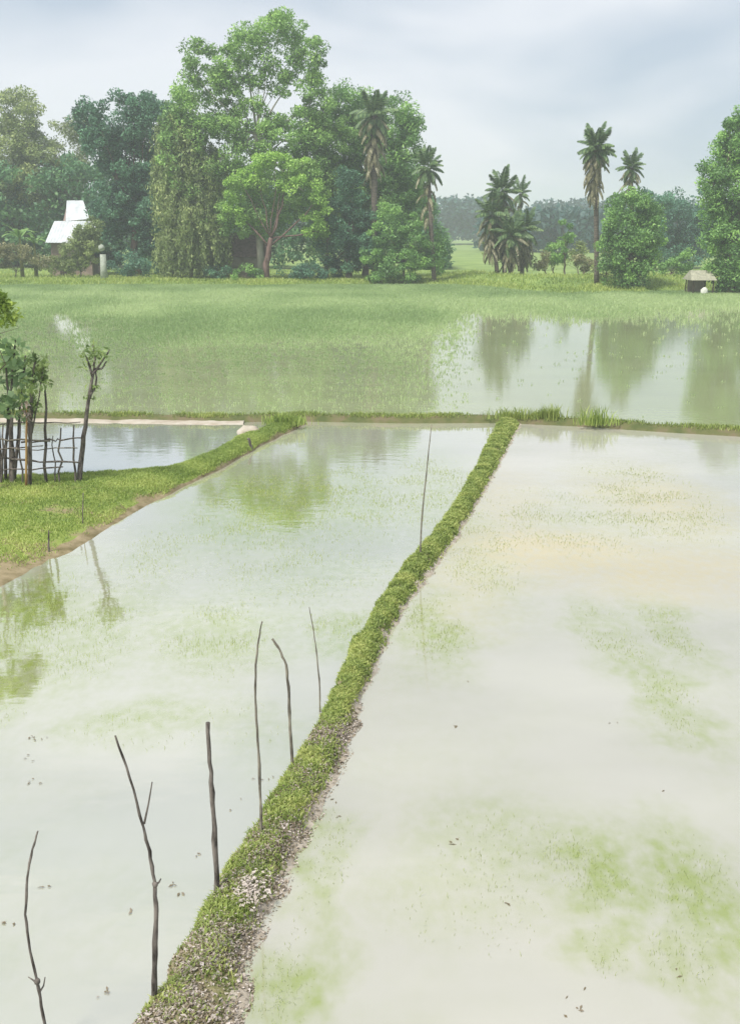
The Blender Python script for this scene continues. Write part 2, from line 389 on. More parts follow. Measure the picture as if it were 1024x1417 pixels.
def ribbon(name, Lp, Rp, n, prof, mat, rough=.02, freq=3.0, seed=0, rim=None, wander=0.0):
    """loft between two shore lines; prof = [(t across, height), ...]; returns object and a sampler for points on it"""
    L_, R_ = resample(Lp, n), resample(Rp, n)
    k = len(prof); v = np.zeros((n, k, 3))
    for j, (t, h) in enumerate(prof):
        v[:, j] = L_ * (1 - t) + R_ * t
        v[:, j, 2] = h
    for i in range(n):
        for j in range(k):
            p = v[i, j]; w = mnoise.noise(Vector((p[0] * freq, p[1] * freq, seed))) + .5 * mnoise.noise(Vector((p[0] * freq * 2.7, p[1] * freq * 2.7, seed + 5)))
            if prof[j][1] > 0: v[i, j, 2] += rough * w * 1.5
            q = mnoise.noise(Vector((p[0] * freq * .8, p[1] * freq * .8, seed + 9))); v[i, j, 0] += q * rough * 1.6
            side = prof[j][0] - .5; q2 = mnoise.noise(Vector((p[1] * 1.5, seed + 3 + (3 if side > 0 else 0), 0))) + .6 * mnoise.noise(Vector((p[1] * 4.1, seed + 6 + (3 if side > 0 else 0), 0))); v[i, j, 0] += wander * q2 * abs(side) * 2
    i, j = np.meshgrid(np.arange(n - 1), np.arange(k - 1), indexing='ij'); a = (i * k + j).ravel()
    f = np.stack([a, a + 1, a + k + 1, a + k], 1)
    o = link_mesh(name, raw_mesh(name, v.reshape(-1, 3), np.full(len(f), 4), f.ravel(), smooth=True), mat)
    if rim is not None:
        o.data.materials.append(rim[0])
        mi = np.zeros(len(f), dtype=np.int32); jj_ = np.tile(np.arange(k - 1), n - 1); ii_ = np.repeat(np.arange(n - 1), k - 1)
        for q in range(len(f)):
            p = v[ii_[q], jj_[q]]; e_ = mnoise.noise(Vector((p[0] * 1.3, p[1] * 1.3, seed + 20)))
            t_ = prof[jj_[q]][0] + .10 * e_
            if (rim[1] is not None and t_ < rim[1]) or (rim[2] is not None and t_ > rim[2]): mi[q] = 1
        o.data.polygons.foreach_set('material_index', mi)
    tp = np.array([p[0] for p in prof])
    def sample(si, t):
        """si in 0..n-1 (float), t across"""
        i0 = np.clip(np.floor(si).astype(int), 0, n - 2); fi = (si - i0)[:, None]
        j0 = np.clip(np.searchsorted(tp, t, side='right') - 1, 0, k - 2); fj = ((t - tp[j0]) / (tp[j0 + 1] - tp[j0] + 1e-9))[:, None]
        return (v[i0, j0] * (1 - fi) + v[i0 + 1, j0] * fi) * (1 - fj) + (v[i0, j0 + 1] * (1 - fi) + v[i0 + 1, j0 + 1] * fi) * fj
    return o, sample

bl = [at(*p) for p in BUND_L]; br = [at(*p) for p in BUND_R]
P = [(-.06, -.2), (0, -.01), (.05, .045), (.11, .085), (.2, .108), (.33, .118), (.46, .120), (.58, .115), (.68, .10), (.78, .072), (.86, .042), (.93, .02), (1.0, .008), (1.10, -.012), (1.2, -.2)]
bund, bund_at = ribbon('earth_bund', bl, br, 420, P, M['soil'], rough=.017, freq=5.5, seed=1, wander=.06, rim=(M['mud_pink'], None, .80))
tag(bund, kind='structure')
cr = [at(*p) for p in CROSS]
cl_, cr_ = [], []
for i, p in enumerate(cr):
    t = (cr[min(i + 1, len(cr) - 1)] - cr[max(i - 1, 0)]).normalized(); nrm = Vector((-t.y, t.x, 0))
    cl_.append(p + nrm * .32); cr_.append(p - nrm * .28)
P2 = [(-.2, -.2), (0, -.01), (.15, .07), (.32, .13), (.5, .15), (.68, .125), (.84, .06), (1, -.01), (1.2, -.2)]
cross, cross_at = ribbon('field_bund', cl_, cr_, 700, P2, M['cross_soil'], rough=.022, freq=2.5, seed=4)
tag(cross, kind='structure')
lo = [at(*p) for p in BANK_LO]; up_ = [at(*p) for p in BANK_UP]
P3 = [(-.05, -.25), (0, -.01), (.05, .05), (.11, .09), (.18, .115), (.3, .125), (.45, .13), (.6, .13), (.75, .12), (.86, .09), (.94, .05), (1, -.01), (1.05, -.25)]
bank, bank_at = ribbon('grass_bank', lo, up_, 300, P3, M['bank_soil'], rough=.03, freq=1.6, seed=8, rim=(M['mud_brown'], .065, None))
tag(bank, kind='structure')

# water sheets meet under the bunds, each polygon its own field
mid = [(a + b) / 2 for a, b in zip(bl, br)]
bankmid = [(a + b) / 2 for a, b in zip(lo, up_)]
def sheet(name, pts, z, mat):
    me = bpy.data.meshes.new(name)
    me.from_pydata([(p[0], p[1], z) for p in pts], [], [tuple(range(len(pts)))])
    me.update()
    import bmesh
    bm = bmesh.new(); bm.from_mesh(me); bmesh.ops.triangulate(bm, faces=bm.faces[:])
    bmesh.ops.recalc_face_normals(bm, faces=bm.faces[:])
    for f in bm.faces:
        if f.normal.z < 0: f.normal_flip()
    bm.to_mesh(me); bm.free()
    return tag(link_mesh(name, me, mat), kind='structure')
def blob(px, py, rx, ry, amt=1.0):
    """weed, sediment or painted reflection patch seen at a pixel, as a patch lying on the water"""
    c = at(px, py); e = at(px + rx, py); n1 = at(px, py + ry); n2 = at(px, py - ry)
    return (c.x, c.y, abs(e.x - c.x), abs(n2.y - n1.y) / 2, amt)
R_BLOBS = [blob(*b) for b in [(812, 1205, 72, 62, .95), (965, 1235, 84, 92, .85), (835, 1320, 35, 45, .6), (940, 1330, 60, 50, .55), (700, 1180, 120, 70, .42), (600, 865, 55, 55, .75), (920, 960, 45, 70, .6), (925, 870, 40, 50, .55),
                                   (840, 880, 45, 55, .42), (385, 1370, 50, 80, .75), (455, 1180, 40, 70, .6), (790, 720, 160, 50, .32), (660, 760, 60, 70, .5), (420, 1290, 40, 80, .45), (900, 690, 90, 60, .4), (650, 1260, 130, 70, .3)]]
R_SED = [blob(*b) for b in [(900, 690, 80, 45, .9), (760, 765, 150, 34, 1.0), (930, 790, 130, 38, 1.0), (690, 690, 60, 60, .55), (640, 790, 50, 60, .5), (850, 800, 60, 30, .4)]]
L_BLOBS = [blob(*b) for b in [(370, 700, 110, 60, .8), (480, 690, 90, 60, .6), (300, 880, 90, 60, .75), (130, 870, 90, 70, .65), (30, 870, 60, 100, .85), (20, 960, 40, 60, .5), (190, 1010, 110, 30, .6), (470, 865, 60, 30, .7), (600, 680, 70, 60, .55), (240, 760, 80, 50, .4), (420, 790, 140, 50, .4), (330, 1000, 80, 40, .35)]]  # first two patches paint the tall tree's reflection in weed green
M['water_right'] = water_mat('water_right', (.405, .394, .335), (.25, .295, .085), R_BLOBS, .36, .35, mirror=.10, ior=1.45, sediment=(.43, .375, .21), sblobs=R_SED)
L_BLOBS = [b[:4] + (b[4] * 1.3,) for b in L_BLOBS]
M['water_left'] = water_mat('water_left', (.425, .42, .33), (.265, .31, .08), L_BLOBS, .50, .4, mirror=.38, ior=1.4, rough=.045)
M['water_pool'] = water_mat('water_pool', (.37, .375, .32), (.26, .30, .15), (), .1, .5, mirror=.48, ior=1.5, rough=.03)
M['water_pond'] = water_mat('water_pond', (.275, .305, .165), (.24, .30, .12), (), .5, .12, rough=.065, bump=.0018, ior=1.33, mirror=.06)
far_y = 104.0
cross_l2r = cr
jx = mid[-1].x
left_cross = [p for p in cr if p.x < lo[-1].x - .2]
midc_cross = [p for p in cr if lo[-1].x + .2 < p.x < jx - .2]
right_cross = [p for p in cr if p.x > jx + .2]
jpt = Vector((jx, np.interp(jx, [p.x for p in cr], [p.y for p in cr]), 0))
kx = (lo[-1].x + up_[-1].x) / 2
kpt = Vector((kx, np.interp(kx, [p.x for p in cr], [p.y for p in cr]), 0))
sheet('pond_water', [Vector((-75, cr[0].y, 0))] + cr + [Vector((80, cr[-1].y, 0)), Vector((80, far_y, 0)), Vector((-75, far_y, 0))], .012, M['water_pond'])
sheet('pool_water', [Vector((-75, cr[0].y, 0))] + left_cross + [kpt] + bankmid[::-1][1:] + [Vector((-75, bankmid[0].y, 0))], .008, M['water_pool'])
sheet('paddy_water', [Vector((-75, bankmid[0].y, 0))] + bankmid[:-1] + [kpt] + midc_cross + [jpt] + mid[::-1][1:] + [Vector((mid[0].x, -30, 0)), Vector((-75, -30, 0))], .0, M['water_left'])
sheet('paddy_water', [jpt] + right_cross + [Vector((80, cr[-1].y, 0)), Vector((80, -30, 0)), Vector((mid[0].x, -30, 0))] + mid[:-1], .004, M['water_right'])

# ================================================================ TREES
def clump_leaves(centers, radii, per, leaf, flat=.75, droop=0.0):
    n = len(centers); N = n * per
    c = np.repeat(centers, per, 0); r = np.repeat(radii, per)
    u = unit(rng.normal(size=(N, 3))); rr = rng.uniform(.25, 1, N) ** .6
    off = u * (rr * r)[:, None]; off[:, 2] *= flat
    pos = c + off
    d = unit(rng.normal(size=(N, 3)) + u * .8 + np.array([0, 0, -droop])[None])
    nrm = unit(rng.normal(size=(N, 3)) * .8 + u * .5 + np.array([0, 0, .6])[None])
    ct = np.repeat(rng.uniform(.0, 1.0, n), per)
    tint = np.clip(ct * .62 + rng.uniform(0, 1, N) * .38, 0, 1)
    L = leaf * rng.uniform(.7, 1.3, N)
    return pos, d, nrm, L, tint
def lobe_clumps(lobes, Y, dens, depth=.85, shell=.5):
    cs, lob = [], []
    for (px, py, rx, ry) in lobes:
        k = mpp(Y, py); c = np.array(xz(px, py, Y)); Rx, Rz = rx * k, ry * k; Ry = (Rx + Rz) / 2 * depth
        n = max(5, int(math.pi * Rx * Rz * dens))
        u = unit(rng.normal(size=(n, 3))); r = rng.uniform(shell, 1, n)
        p = c + u * r[:, None] * np.array([Rx, Ry, Rz])
        p[:, 1] += rng.uniform(-.3, .3) * Ry
        cs.append(p); lob.append(c)
    return np.concatenate(cs), np.array(lob)
def wob(a, b, n, amp):
    a, b = Vector(a), Vector(b); out = []
    for i in range(n):
        t = i / (n - 1); w = math.sin(t * math.pi)
        out.append(a.lerp(b, t) + Vector((random.uniform(-1, 1), random.uniform(-1, 1), random.uniform(-.3, .3))) * amp * w)
    return out
def tree(name, label, cat, lobes, Y, base_px, mat, bark='bark', leaf=.32, dens=2.6, per=85, crad=.85, trunk_r=.3, style='round', group=None,
         fork=.45, shell=.5, flat=.75, ground=None, aspect=.5, limbs=14, lobe_step=1):
    bx = xz(base_px, 385, Y).x
    gz = float(land_z(np.array(bx), np.array(Y))) if ground is None else ground
    root = empty(name, (bx, Y, gz - .05)); tag(root, label, cat, group)
    cs, lc = lobe_clumps(lobes, Y, dens, shell=shell)
    if ground is None: cs = cs[cs[:, 2] > gz + .3]
    rad = crad * rng.uniform(.65, 1.25, len(cs))
    mb = MB()
    top = lc[np.argmax(lc[:, 2])]; low = lc[:, 2].min()
    fz = gz + (top[2] - gz) * fork
    fk = Vector((bx * .5 + float(lc[:, 0].mean()) * .5, Y, fz))
    pts = wob((bx, Y, gz - .1), fk, 6, trunk_r * .5)
    mb.tube(pts, [trunk_r * (1.25 if i == 0 else 1 - .07 * i) for i in range(6)], 8)
    picks = list(range(0, len(lc), lobe_step))
    ends = [Vector(lc[i]) for i in picks] + [Vector(cs[i]) for i in rng.choice(len(cs), min(limbs, len(cs)), replace=False)]
    for e in ends:
        mid_ = fk.lerp(e, .5) + Vector((0, 0, -.1 * (e - fk).length * random.uniform(0, 1)))
        st = pts[-1] if random.random() < .6 else pts[-2]
        r0 = trunk_r * random.uniform(.18, .36)
        p1 = wob(st, mid_, 3, .2); p2 = wob(mid_, e, 4, .25)
        mb.tube(p1 + p2[1:], [r0 * (1 - .15 * i) for i in range(6)], 6)
    mb.build('trunk', M[bark], root, True)
    if style == 'round':
        pos, d, n, L, t = clump_leaves(cs, rad, int(per * 1.55), leaf * .80, flat)
        L = L * rng.uniform(.6, 1.25, len(L))
    else:  # hanging sprays
        k = len(cs); N = k * per
        s = np.tile(np.linspace(0, 1, per), k) ** 1.0
        a = np.repeat(rng.uniform(0, 2 * np.pi, k), per); ln = np.repeat(rng.uniform(1.4, 2.8, k), per)
        pos = np.repeat(cs, per, 0) + np.stack([np.cos(a) * s * .8, np.sin(a) * s * .8, .35 * np.sin(s * 3) - s * s * ln], 1) + rng.normal(size=(N, 3)) * .16
        d = unit(rng.normal(size=(N, 3)) * .55 + np.array([0, 0, -1.0])); n = rng.normal(size=(N, 3)); L = leaf * rng.uniform(.7, 1.3, N)
        t = np.clip(np.repeat(rng.uniform(.15, .85, k), per) * .6 + rng.uniform(0, .4, N), 0, 1)
    if ground is None:
        ok = pos[:, 2] > gz; pos, d, n, L, t = pos[ok], d[ok], n[ok], L[ok], t[ok]
    leaf_mesh('crown', pos, d, n, L, L * aspect, t, M[mat], root)
    return root
def bush(name, label, lobes, Y, mat, leaf=.24, dens=3.2, per=70, crad=.5, cat='bush', group=None):
    px = lobes[0][0]
    return tree(name, label, cat, lobes, Y, px, mat, leaf=leaf, dens=dens, per=per, crad=crad, trunk_r=.07, fork=.3, limbs=8, group=group)

tree('broadleaf_tree', 'olive green tree at the far left edge, behind the banana plant', 'tree', [(28, 165, 32, 46), (14, 225, 46, 60), (55, 250, 38, 60), (10, 300, 45, 45), (-40, 220, 40, 80)], 138, 25, 'leaf_olive', leaf=.4, crad=1.1, dens=1.6)
tree('feathery_tree', 'pale hazy olive tree rising behind the white roofed house', 'tree', [(97, 212, 30, 52), (80, 262, 34, 46), (108, 265, 26, 50), (112, 180, 14, 22)], 140, 95, 'leaf_pale', leaf=.38, per=70, crad=1.1, dens=1.6)
tree('mango_tree', 'dense dark bluish green tree in dark layers, right of the white house', 'tree', [(172, 168, 40, 38), (215, 165, 32, 38), (140, 195, 30, 42), (185, 228, 48, 46), (158, 285, 32, 42), (208, 288, 34, 55), (150, 340, 24, 34), (120, 165, 18, 22), (212, 345, 24, 34)], 113, 192, 'leaf_dark', bark='bark_red', leaf=.40, dens=2.1, trunk_r=.4)
tree('bamboo_clump', 'tall olive bamboo clump with hanging sprays, between the dark tree and the tall tree', 'bamboo', [(252, 190, 32, 45), (240, 250, 30, 55), (280, 240, 32, 60), (258, 310, 42, 60), (300, 320, 22, 50), (235, 345, 22, 36), (285, 355, 26, 24)], 104, 265, 'leaf_olive', bark='stem_green', style='droop', leaf=.34, dens=4.2, per=70, aspect=.36, trunk_r=.16)
tree('silk_cotton_tree', 'tallest tree with light green crown and sky showing through it', 'tree', [(285, 92, 34, 38), (338, 62, 34, 30), (385, 46, 38, 30), (425, 78, 24, 38), (432, 140, 30, 38), (268, 145, 34, 40), (318, 115, 24, 26), (300, 200, 46, 48), (400, 195, 52, 30), (352, 235, 40, 34), (395, 120, 20, 18), (440, 190, 30, 40), (345, 100, 16, 16), (245, 205, 30, 50), (350, 290, 60, 40), (270, 270, 40, 50), (425, 260, 40, 50), (348, 152, 18, 20), (312, 160, 20, 20), (378, 168, 22, 18), (360, 112, 14, 12), (330, 182, 20, 16), (372, 88, 16, 14)], 103.5, 362, 'leaf_bright', bark='bark_pale', leaf=.34, dens=2.3, per=80, crad=.8, trunk_r=.34, fork=.60, limbs=10, lobe_step=2)
tree('rain_tree', 'bright green spreading tree with a forked reddish trunk, in front of the tallest tree', 'tree', [(332, 248, 22, 15), (350, 228, 20, 12), (382, 222, 26, 13), (418, 240, 28, 18), (446, 272, 16, 22), (318, 278, 13, 18), (396, 258, 20, 10), (432, 306, 12, 20), (362, 250, 14, 9), (330, 300, 8, 14), (448, 318, 8, 14)], 100, 367, 'leaf_front', bark='bark_red', leaf=.3, dens=3.0, crad=.6, trunk_r=.32, fork=.36, limbs=3, lobe_step=2)
tree('broadleaf_tree', 'mid green tall tree at the right end of the grove, behind the leaning brown palm', 'tree', [(478, 145, 28, 36), (470, 205, 36, 46), (540, 170, 36, 42), (565, 225, 24, 46), (520, 215, 40, 52), (530, 275, 42, 40), (505, 160, 22, 30), (565, 180, 18, 30), (560, 290, 36, 50), (480, 260, 40, 50)], 107.5, 505, 'leaf_mid', leaf=.32, dens=2.6)
tree('broadleaf_tree', 'bushy bright green tree wedged between the reddish forked tree and the dark conical tree', 'tree', [(452, 235, 26, 36), (458, 285, 24, 40), (446, 330, 20, 34), (470, 190, 22, 30)], 104.5, 452, 'leaf_bright', leaf=.28, dens=2.4, crad=.6, trunk_r=.18)
tree('conical_tree', 'dark blue green conical tree left of the brown skirted palm', 'tree', [(482, 268, 24, 36), (482, 315, 34, 40), (478, 355, 42, 32), (510, 330, 26, 42)], 102, 482, 'leaf_dark', leaf=.28, dens=3.4, crad=.65)
tree('jungle_shrub', 'tangled mid green thicket below the palms at the grove end', 'shrub', [(540, 318, 30, 42), (575, 335, 28, 44), (555, 368, 50, 22), (602, 355, 14, 36), (520, 365, 26, 24)], 99.5, 560, 'leaf_mid', leaf=.26, dens=3.4, crad=.55, trunk_r=.14)
bush('hedge', 'low dark green hedge right of the reddish forked trunk', [(405, 376, 26, 13), (432, 376, 26, 14), (450, 378, 16, 12)], 100.5, 'leaf_blue', cat='hedge')
bush('shrub', 'small bright green shrub left of the reddish forked trunk', [(338, 378, 18, 11), (352, 380, 14, 9)], 100, 'leaf_mid')
bush('shrub', 'dark shrub at the foot of the bamboo clump', [(300, 374, 18, 14), (312, 380, 14, 9)], 102, 'leaf_dark')
bush('shrub', 'rounded olive shrub in front of the white roofed house', [(113, 338, 17, 24), (104, 352, 20, 22), (122, 345, 16, 30), (100, 366, 22, 12), (116, 322, 12, 10), (130, 326, 12, 28), (76, 366, 14, 10)], 107, 'leaf_olive', dens=5)
bush('shrub', 'dull brownish shrub below the banana plant at the left edge', [(22, 352, 28, 18), (50, 362, 20, 14), (0, 358, 22, 20)], 106, 'leaf_shrub')
bush('shrub', 'dark green shrub beside the pale rounded post', [(172, 366, 26, 18), (196, 372, 22, 13)], 104, 'leaf_blue')
tree('round_tree', 'rounded green tree beside the tall shaggy palm', 'tree', [(872, 288, 34, 30), (858, 318, 32, 38), (893, 325, 28, 44), (872, 350, 44, 40), (862, 380, 34, 20)], 88, 868, 'leaf_mid', leaf=.27, dens=3.6, crad=.62, trunk_r=.2)
tree('dense_tree', 'large dark green tree cut off by the right edge', 'tree', [(1010, 200, 26, 32), (1035, 190, 40, 50), (985, 250, 20, 36), (1020, 262, 48, 50), (992, 315, 28, 44), (1030, 340, 45, 60), (1000, 378, 22, 24), (1015, 395, 30, 20)], 83.5, 1012, 'leaf_mid', leaf=.28, dens=3.4, crad=.65)
tree('hazy_tree', 'bluish hazy tree between the rounded tree and the right edge tree', 'tree', [(938, 300, 30, 34), (925, 345, 30, 34), (955, 345, 26, 36), (975, 300, 18, 40)], 135, 938, 'leaf_blue', leaf=.42, dens=1.4, crad=1.0)
tree('hazy_tree', 'small bluish tree peeping out over the rounded tree', 'tree', [(905, 285, 24, 26), (895, 320, 30, 40)], 128, 903, 'leaf_blue', leaf=.42, dens=1.4, crad=1.0)
tree('young_tree', 'slender young green tree standing alone left of the tall shaggy palm', 'tree', [(782, 322, 10, 18), (780, 348, 17, 18)], 106, 781, 'leaf_mid', leaf=.26, dens=3, crad=.45, trunk_r=.1)
bush('hedge', 'untidy green hedge between the rounded tree and the right edge tree', [(925, 372, 24, 18), (950, 366, 22, 24), (905, 385, 18, 14), (940, 388, 26, 10)], 96, 'leaf_mid', cat='hedge')
bush('shrub', 'ragged bush filling the gap between the tall shaggy palm and the rounded tree', [(838, 378, 16, 16), (846, 350, 12, 18), (832, 392, 14, 8)], 91.5, 'leaf_olive')
bush('shrub', 'loose green bush just left of the slender young tree', [(766, 350, 14, 14), (760, 362, 16, 9)], 108, 'leaf_mid')
bush('shrub', 'wide dull green bush just right of the slender young tree', [(800, 345, 14, 16), (796, 360, 18, 10)], 110, 'leaf_olive')
bush('shrub', 'olive bush filling the foot of the shaggy palm clump', [(688, 346, 20, 20), (712, 350, 22, 18), (728, 358, 12, 12), (700, 325, 14, 16)], 104.5, 'leaf_olive', dens=4)
bush('shrub', 'low yellowish bush between the palm clump and the young tree', [(756, 358, 14, 10), (748, 365, 10, 8)], 103, 'leaf_shrub')
bush('shrub', 'low brownish bush at the foot of the tall shaggy palm', [(806, 360, 12, 11), (815, 372, 10, 9)], 97, 'leaf_shrub')

# palms: fronds are parts that share mesh data
def frond_mesh(name, L, arch, nleaf, leaf_len, mat):
    """local: starts at the origin, heads along +X, arches down"""
    pts = []; c = []; d = []; n = []; ln = []
    for i in range(9):
        t = i / 8; pts.append(Vector((L * (t - .28 * arch * t * t), 0, L * (.34 * t * (1 - .5 * arch) - .72 * arch * t * t))))
    mb = MB(); mb.tube(pts, [.028 * (1 - .085 * i) for i in range(9)], 4)
    tv = np.array(mb.v); P_ = np.array(pts)
    for s in (-1, 1):
        for q in range(nleaf):
            t = .12 + .88 * q / (nleaf - 1); i = min(int(t * 8), 7); f = t * 8 - i
            p = P_[i] * (1 - f) + P_[i + 1] * f; tg = unit((P_[i + 1] - P_[i])[None])[0]
            ll = leaf_len * (math.sin(math.pi * (.15 + .8 * t)) * .8 + .25)
            dv = unit((tg * .7 + np.array([0, s * .9, .2 - .6 * random.random()]) + np.array([0, 0, -.75]))[None])[0]
            c.append(p + dv * ll * .5); d.append(dv); n.append(np.array([0, .3 * s, 1.0]) + rng.normal(size=3) * .2); ln.append(ll)
    c, d, n, ln = map(np.array, (c, d, n, ln))
    d = unit(d); s_ = unit(np.cross(d, n)); w = .075
    v2 = np.stack([c - d * ln[:, None] * .5, c + s_ * w, c + d * ln[:, None] * .5 + np.array([0, 0, -.06]), c - s_ * w], 1).reshape(-1, 3)
    v = np.concatenate([tv, v2]); cnt = [len(f) for f in mb.f] + [4] * len(c)
    idx = [i for f in mb.f for i in f] + list(range(len(tv), len(v)))
    tint = np.concatenate([np.full(len(tv), .6), np.repeat(rng.uniform(.1, .9, len(c)), 4)])
    me = raw_mesh(name, v, cnt, idx, tint); me.materials.append(mat)
    return me
FR = {k: [frond_mesh('frond', 2.4, a, 26, .66, M['palm_leaf']) for a in (.35, .6, .85)] for k in ('g',)}
FR['d'] = [frond_mesh('dead_frond', 2.0, a, 16, .42, M['palm_dead']) for a in (.8, .95)]
from mathutils import Euler
def palm(label, top_px, top_py, base_px, Y, nfr=24, nskirt=14, skirt_px=60, scale=1.0, trunk_r=.18, base_py=None, group='date palms', lean=0):
    hub = xz(top_px, top_py, Y); b = xz(base_px, 380, Y); gz = float(land_z(np.array(b.x), np.array(Y)))
    root = empty('palm_tree', (b.x, Y, gz)); tag(root, label, 'palm tree', group)
    mb = MB(); a = Vector((b.x, Y, gz - .1)); pts = [a.lerp(hub, i / 9) + Vector((lean * math.sin(i / 9 * math.pi), 0, 0)) for i in range(10)]
    mb.tube(pts, [trunk_r * (1.3 if i == 0 else 1 + .08 * (i % 2)) for i in range(9)] + [trunk_r * 1.25], 9)
    mb.build('trunk', M['palm_bark'], root, True)
    loc = Vector(root.location)
    def put(name, me, p, az, tilt, sc):
        o = bpy.data.objects.new(name, me); COL.objects.link(o); o.parent = root
        o.location = Vector(p) - loc; o.rotation_euler = Euler((random.uniform(-.3, .3), tilt, az), 'XYZ'); o.scale = (sc,) * 3
    for i in range(nfr):
        f = i / nfr; az = i * 2.39996 + random.uniform(-.2, .2)
        tilt = -1.2 + 2.0 * f + random.uniform(-.25, .2)            # first upright, then spreading
        put('frond', FR['g'][min(2, int(f * 3))], hub + Vector((0, 0, .25 - .5 * f)), az, tilt, scale * random.uniform(.75, 1.05) * (1 - .12 * f))
    drop = skirt_px * mpp(Y)
    for i in range(nskirt):
        f = i / max(1, nskirt - 1); az = i * 2.39996 + 1
        put('dead_frond', FR['d'][i % 2], hub - Vector((0, 0, .1 + f * drop)), az, .1 + .6 * f + random.uniform(-.3, .3), scale * random.uniform(.75, 1.1) * (1 - .2 * f))
    return root
palm('tall solitary palm with a long shaggy skirt, left of the rounded tree', 824, 206, 826, 90, nfr=44, nskirt=60, skirt_px=56, scale=.82)
palm('distant palm whose narrow crown shows above the rounded tree', 873, 232, 873, 104, nfr=30, nskirt=30, skirt_px=40, scale=.72)
palm('palm with brown hanging fronds rising out of the grove end', 517, 160, 519, 101, nfr=26, nskirt=36, skirt_px=75, scale=1.1, trunk_r=.26)
palm('dark thin palm at the right end of the grove', 592, 232, 601, 98.5, nfr=26, nskirt=14, skirt_px=70, scale=.85, trunk_r=.17)
palm('highest palm of the shaggy clump in the middle distance', 694, 266, 698, 104, nfr=26, nskirt=40, skirt_px=70, scale=.95)
palm('left palm of the shaggy clump, brownish and leaning left', 680, 298, 688, 103, nfr=24, nskirt=34, skirt_px=50, scale=.95)
palm('lowest palm of the shaggy clump, at the front', 707, 326, 706, 101.5, nfr=24, nskirt=26, skirt_px=30, scale=.95)
palm('right palm of the shaggy clump, low and spreading', 725, 318, 722, 103.5, nfr=24, nskirt=28, skirt_px=36, scale=.9)
palm('thin palm crown peeping up behind the shaggy clump', 720, 268, 718, 128, nfr=18, nskirt=6, skirt_px=20, scale=.8, trunk_r=.14)

# banana plant: big leaves are parts
def banana_leaf(L, Wd, arch):
    v, f, t = [], [], []
    for i in range(8):
        s = i / 7; x = L * (s - .25 * arch * s * s); z = L * (.75 * s - .85 * arch * s * s); w = Wd * math.sin(math.pi * min(1, .08 + .9 * s)) ** .7 * .5
        for k in (-1, -.5, 0, .5, 1): v.append((x, k * w, z + .18 * abs(k) * w + random.uniform(-.02, .02))); t.append(.5 + .3 * random.uniform(-1, 1))
    for i in range(7):
        for k in range(4): f.append((i * 5 + k, i * 5 + k + 1, (i + 1) * 5 + k + 1, (i + 1) * 5 + k))
    me = raw_mesh('leaf', np.array(v), [4] * len(f), [i for q in f for i in q], t, True); me.materials.append(M['banana_leaf']); return me
BLV = [banana_leaf(2.2, .5, a) for a in (.55, .8, 1.0)]
def banana(label, px, py, Y, n=9, sc=1.0):
    hub = xz(px, py, Y); gz = float(land_z(np.array(hub.x), np.array(Y)))
    root = empty('banana_plant', (hub.x, Y, gz)); tag(root, label, 'banana plant')
    mb = MB(); mb.tube([(hub.x, Y, gz - .1), hub.lerp(Vector((hub.x, Y, gz)), .5), hub], [.2, .15, .08], 8); mb.build('stem', M['stem_green'], root, True)
    for i in range(n):
        o = bpy.data.objects.new('leaf', BLV[i % 3]); COL.objects.link(o); o.parent = root
        o.location = hub - Vector(root.location); o.rotation_euler = (random.uniform(-.2, .2), random.uniform(-.5, .1), i * 2.4 + .4); o.scale = (sc,) * 3
banana('banana plant with broad pale leaves at the left edge of the grove', 28, 330, 106.5, 10, .95)
banana('smaller banana plant close to the left wall of the white roofed house', 48, 338, 108, 8, .75)

# far woods, one mass
def far_wood(name, x0, x1, Y0, top, n, kind='stuff'):
    xsn = rng.uniform(x0, x1, n); yy = Y0 + rng.uniform(-14, 14, n)
    hh = top * (.62 + .42 * np.array([mnoise.noise(Vector((x * .02, Y0, 3))) * .9 + mnoise.noise(Vector((x * .09, Y0, 1))) * .55 for x in xsn]) + .15 * rng.uniform(0, 1, n))
    u = rng.uniform(.12, 1, n) ** .8
    cs = np.stack([xsn, yy, hh * u], 1); rad = 1.9 * rng.uniform(.7, 1.3, n)
    pos, d, nn, L, t = clump_leaves(cs, rad, 14, 1.5, .8)
    leaf_mesh(name, pos, d, nn, L, L * .6, t, M['far_leaf'])['kind'] = 'stuff'
def thicket(px0, px1, Y0, tops, n):
    q = rng.uniform(px0, px1, n); yy = Y0 + rng.uniform(-5, 8, n)
    tx, ty = zip(*tops)
    X_ = (q - CX) / F_PX * yy * 1.03; hp = np.interp(q, tx, ty)
    hh = np.array([xz(a_, b_, c_).z for a_, b_, c_ in zip(q, hp, yy)]) * (1 + .12 * np.array([mnoise.noise(Vector((x * .3, 0, 5))) for x in X_]))
    u = rng.uniform(.02, 1, n) ** .8
    cs = np.stack([X_, yy, .3 + hh * u], 1)
    pos, d, nn, L, t = clump_leaves(cs, 1.1 * rng.uniform(.7, 1.3, n), 50, .5, .8)
    ok = pos[:, 2] > .2
    leaf_mesh('grove_thicket', pos[ok], d[ok], nn[ok], L[ok], L[ok] * .55, t[ok], M['leaf_thicket'])['kind'] = 'stuff'
thicket(-60, 612, 136, [(-60, 220), (60, 240), (120, 235), (200, 225), (330, 250), (450, 240), (560, 230), (600, 300), (612, 345)], 1500)
far_wood('far_woods', -170, 190, 380, 18.0, 7000)
far_wood('far_treeline', 24, 110, 240, 11, 1800)

